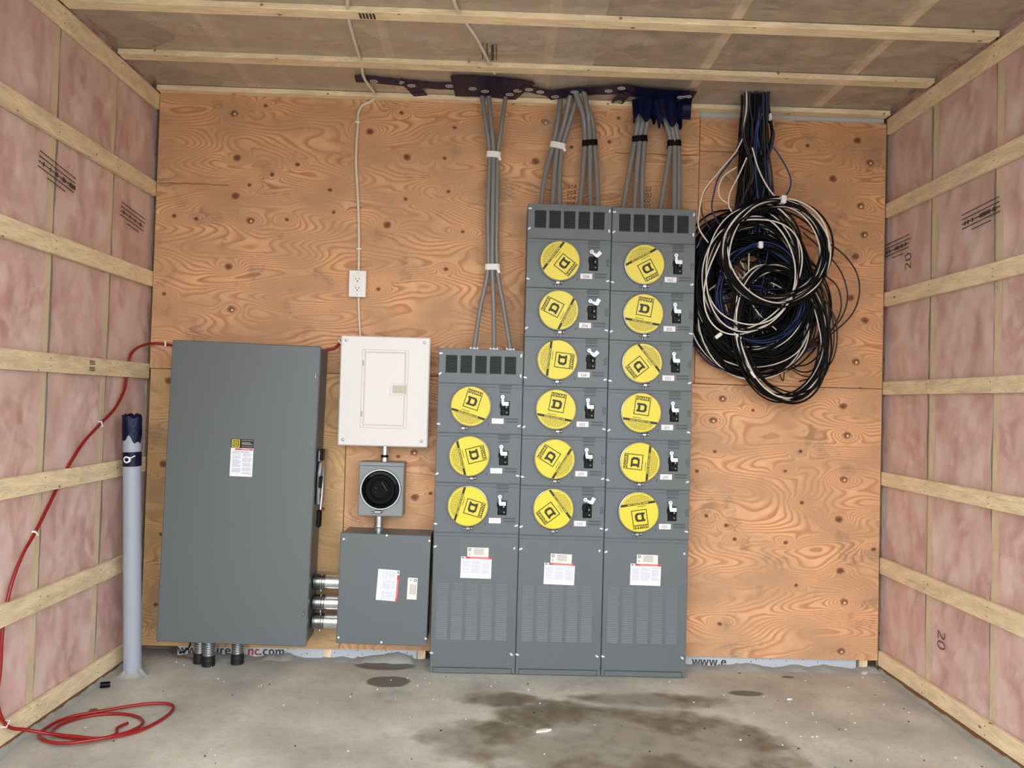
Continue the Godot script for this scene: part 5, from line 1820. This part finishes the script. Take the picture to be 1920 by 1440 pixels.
func build_floor_bits() -> void:
	var t := MB.new()
	var xf := Transform3D(Basis(Vector3.UP, 0.35) * Basis(Vector3.BACK, PI / 2), Vector3(-1.484, 0.012, 0.375))
	t.lathe(xf, PackedVector2Array([Vector2(0.0, 0.0), Vector2(0.0115, 0.0), Vector2(0.0115, 0.034), Vector2(0.0085, 0.034), Vector2(0.0085, 0.006), Vector2(0, 0.006)]), 18)
	single("sleeve", t, M.black, "short black plastic sleeve lying on the floor by the upright pipe", "sleeve")
	var w := MB.new()
	w.tube(smooth(pts("-1.315,0.118,0.06 -1.300,0.075,0.055 -1.315,0.048,0.055 -1.345,0.030,0.05"), 8), 0.0035, 8)
	single("wire_end", w, M.wire_black, "short bent black wire end under the left of the tall switch", "wire")
	var ps := MB.new()
	ps.sheet(10, 8, func(u: float, v: float) -> Vector3:
		return Vector3(0.155 + u * 0.085 + v * 0.02, 2.375 + v * 0.075 + u * 0.035, 0.006 + 0.010 * sin(u * 7.0 + v * 5.0) * (1.0 - v) + 0.004), 1, 1, Vector3.BACK)
	single("plastic_scrap", ps, M.film_thin, "torn scrap of clear plastic on the plywood, left of the white-taped middle cables", "scrap")
	var cu := MB.new()
	cu.tube(smooth(pts("-1.375,0.022,0.055 -1.33,0.016,0.052 -1.27,0.010,0.058 -1.225,0.008,0.065"), 8), 0.0030, 8)
	single("copper_wire", cu, mat(Color(0.42, 0.22, 0.12), 0.5), "thin copper wire on the floor leading to the flexible conduits", "wire")
	for kind in [["white_chips", M.foam, 70, "scattered white foam crumbs over the concrete floor"], ["dark_chips", M.ink_grey, 40, "scattered dark crumbs over the concrete floor"]]:
		var mb := MB.new()
		for k in kind[2]:
			var p := Vector3(rng.randf_range(-1.4, 1.68), 0.0015, pow(rng.randf(), 1.3) * 0.98 + 0.06)
			if k % 3 == 0 and kind[2] > 50: p = Vector3(rng.randf_range(1.1, 1.72), 0.0015, rng.randf_range(0.05, 0.9))
			if p.x > -0.27 and p.x < 0.86 and p.z < 0.17: continue
			var s := rng.randf_range(0.002, 0.0055)
			mb.box(Transform3D(Basis(Vector3.UP, rng.randf() * TAU), p), Vector3(s * rng.randf_range(0.8, 1.8), 0.003, s), 0.0005)
		single(kind[0], mb, kind[1], kind[3], "debris", "", "stuff")
	# scraps large enough to tell apart
	var scraps := [["scrap of pale paper on the wet patch of the floor", Vector3(0.20, 0.0, 0.70), 0.06, 0.018, 20.0, M.tape_white], ["small white foam scrap before the right wall", Vector3(1.21, 0.0, 0.36), 0.024, 0.010, 5.0, M.foam], ["white foam offcut in the right back corner", Vector3(1.675, 0.0, 0.03), 0.05, 0.02, 40.0, M.foam], ["dark flat chip beside the red cable coil", Vector3(-1.43, 0.0, 0.60), 0.03, 0.018, 10.0, M.dark_timber]]
	for s in scraps:
		var mb := MB.new()
		var wdt: float = s[2]
		var hgt: float = s[3]
		mb.prism(Transform3D(Basis(Vector3.UP, deg_to_rad(s[4])) * Basis(Vector3.RIGHT, -PI / 2), s[1] + Vector3(0, 0.0025, 0)), PackedVector2Array([Vector2(-wdt * 0.5, -hgt * 0.3), Vector2(wdt * 0.1, -hgt * 0.5), Vector2(wdt * 0.5, -hgt * 0.1), Vector2(wdt * 0.2, hgt * 0.5), Vector2(-wdt * 0.4, hgt * 0.35)]), 0.005)
		single("scrap", mb, s[5], s[0], "scrap")
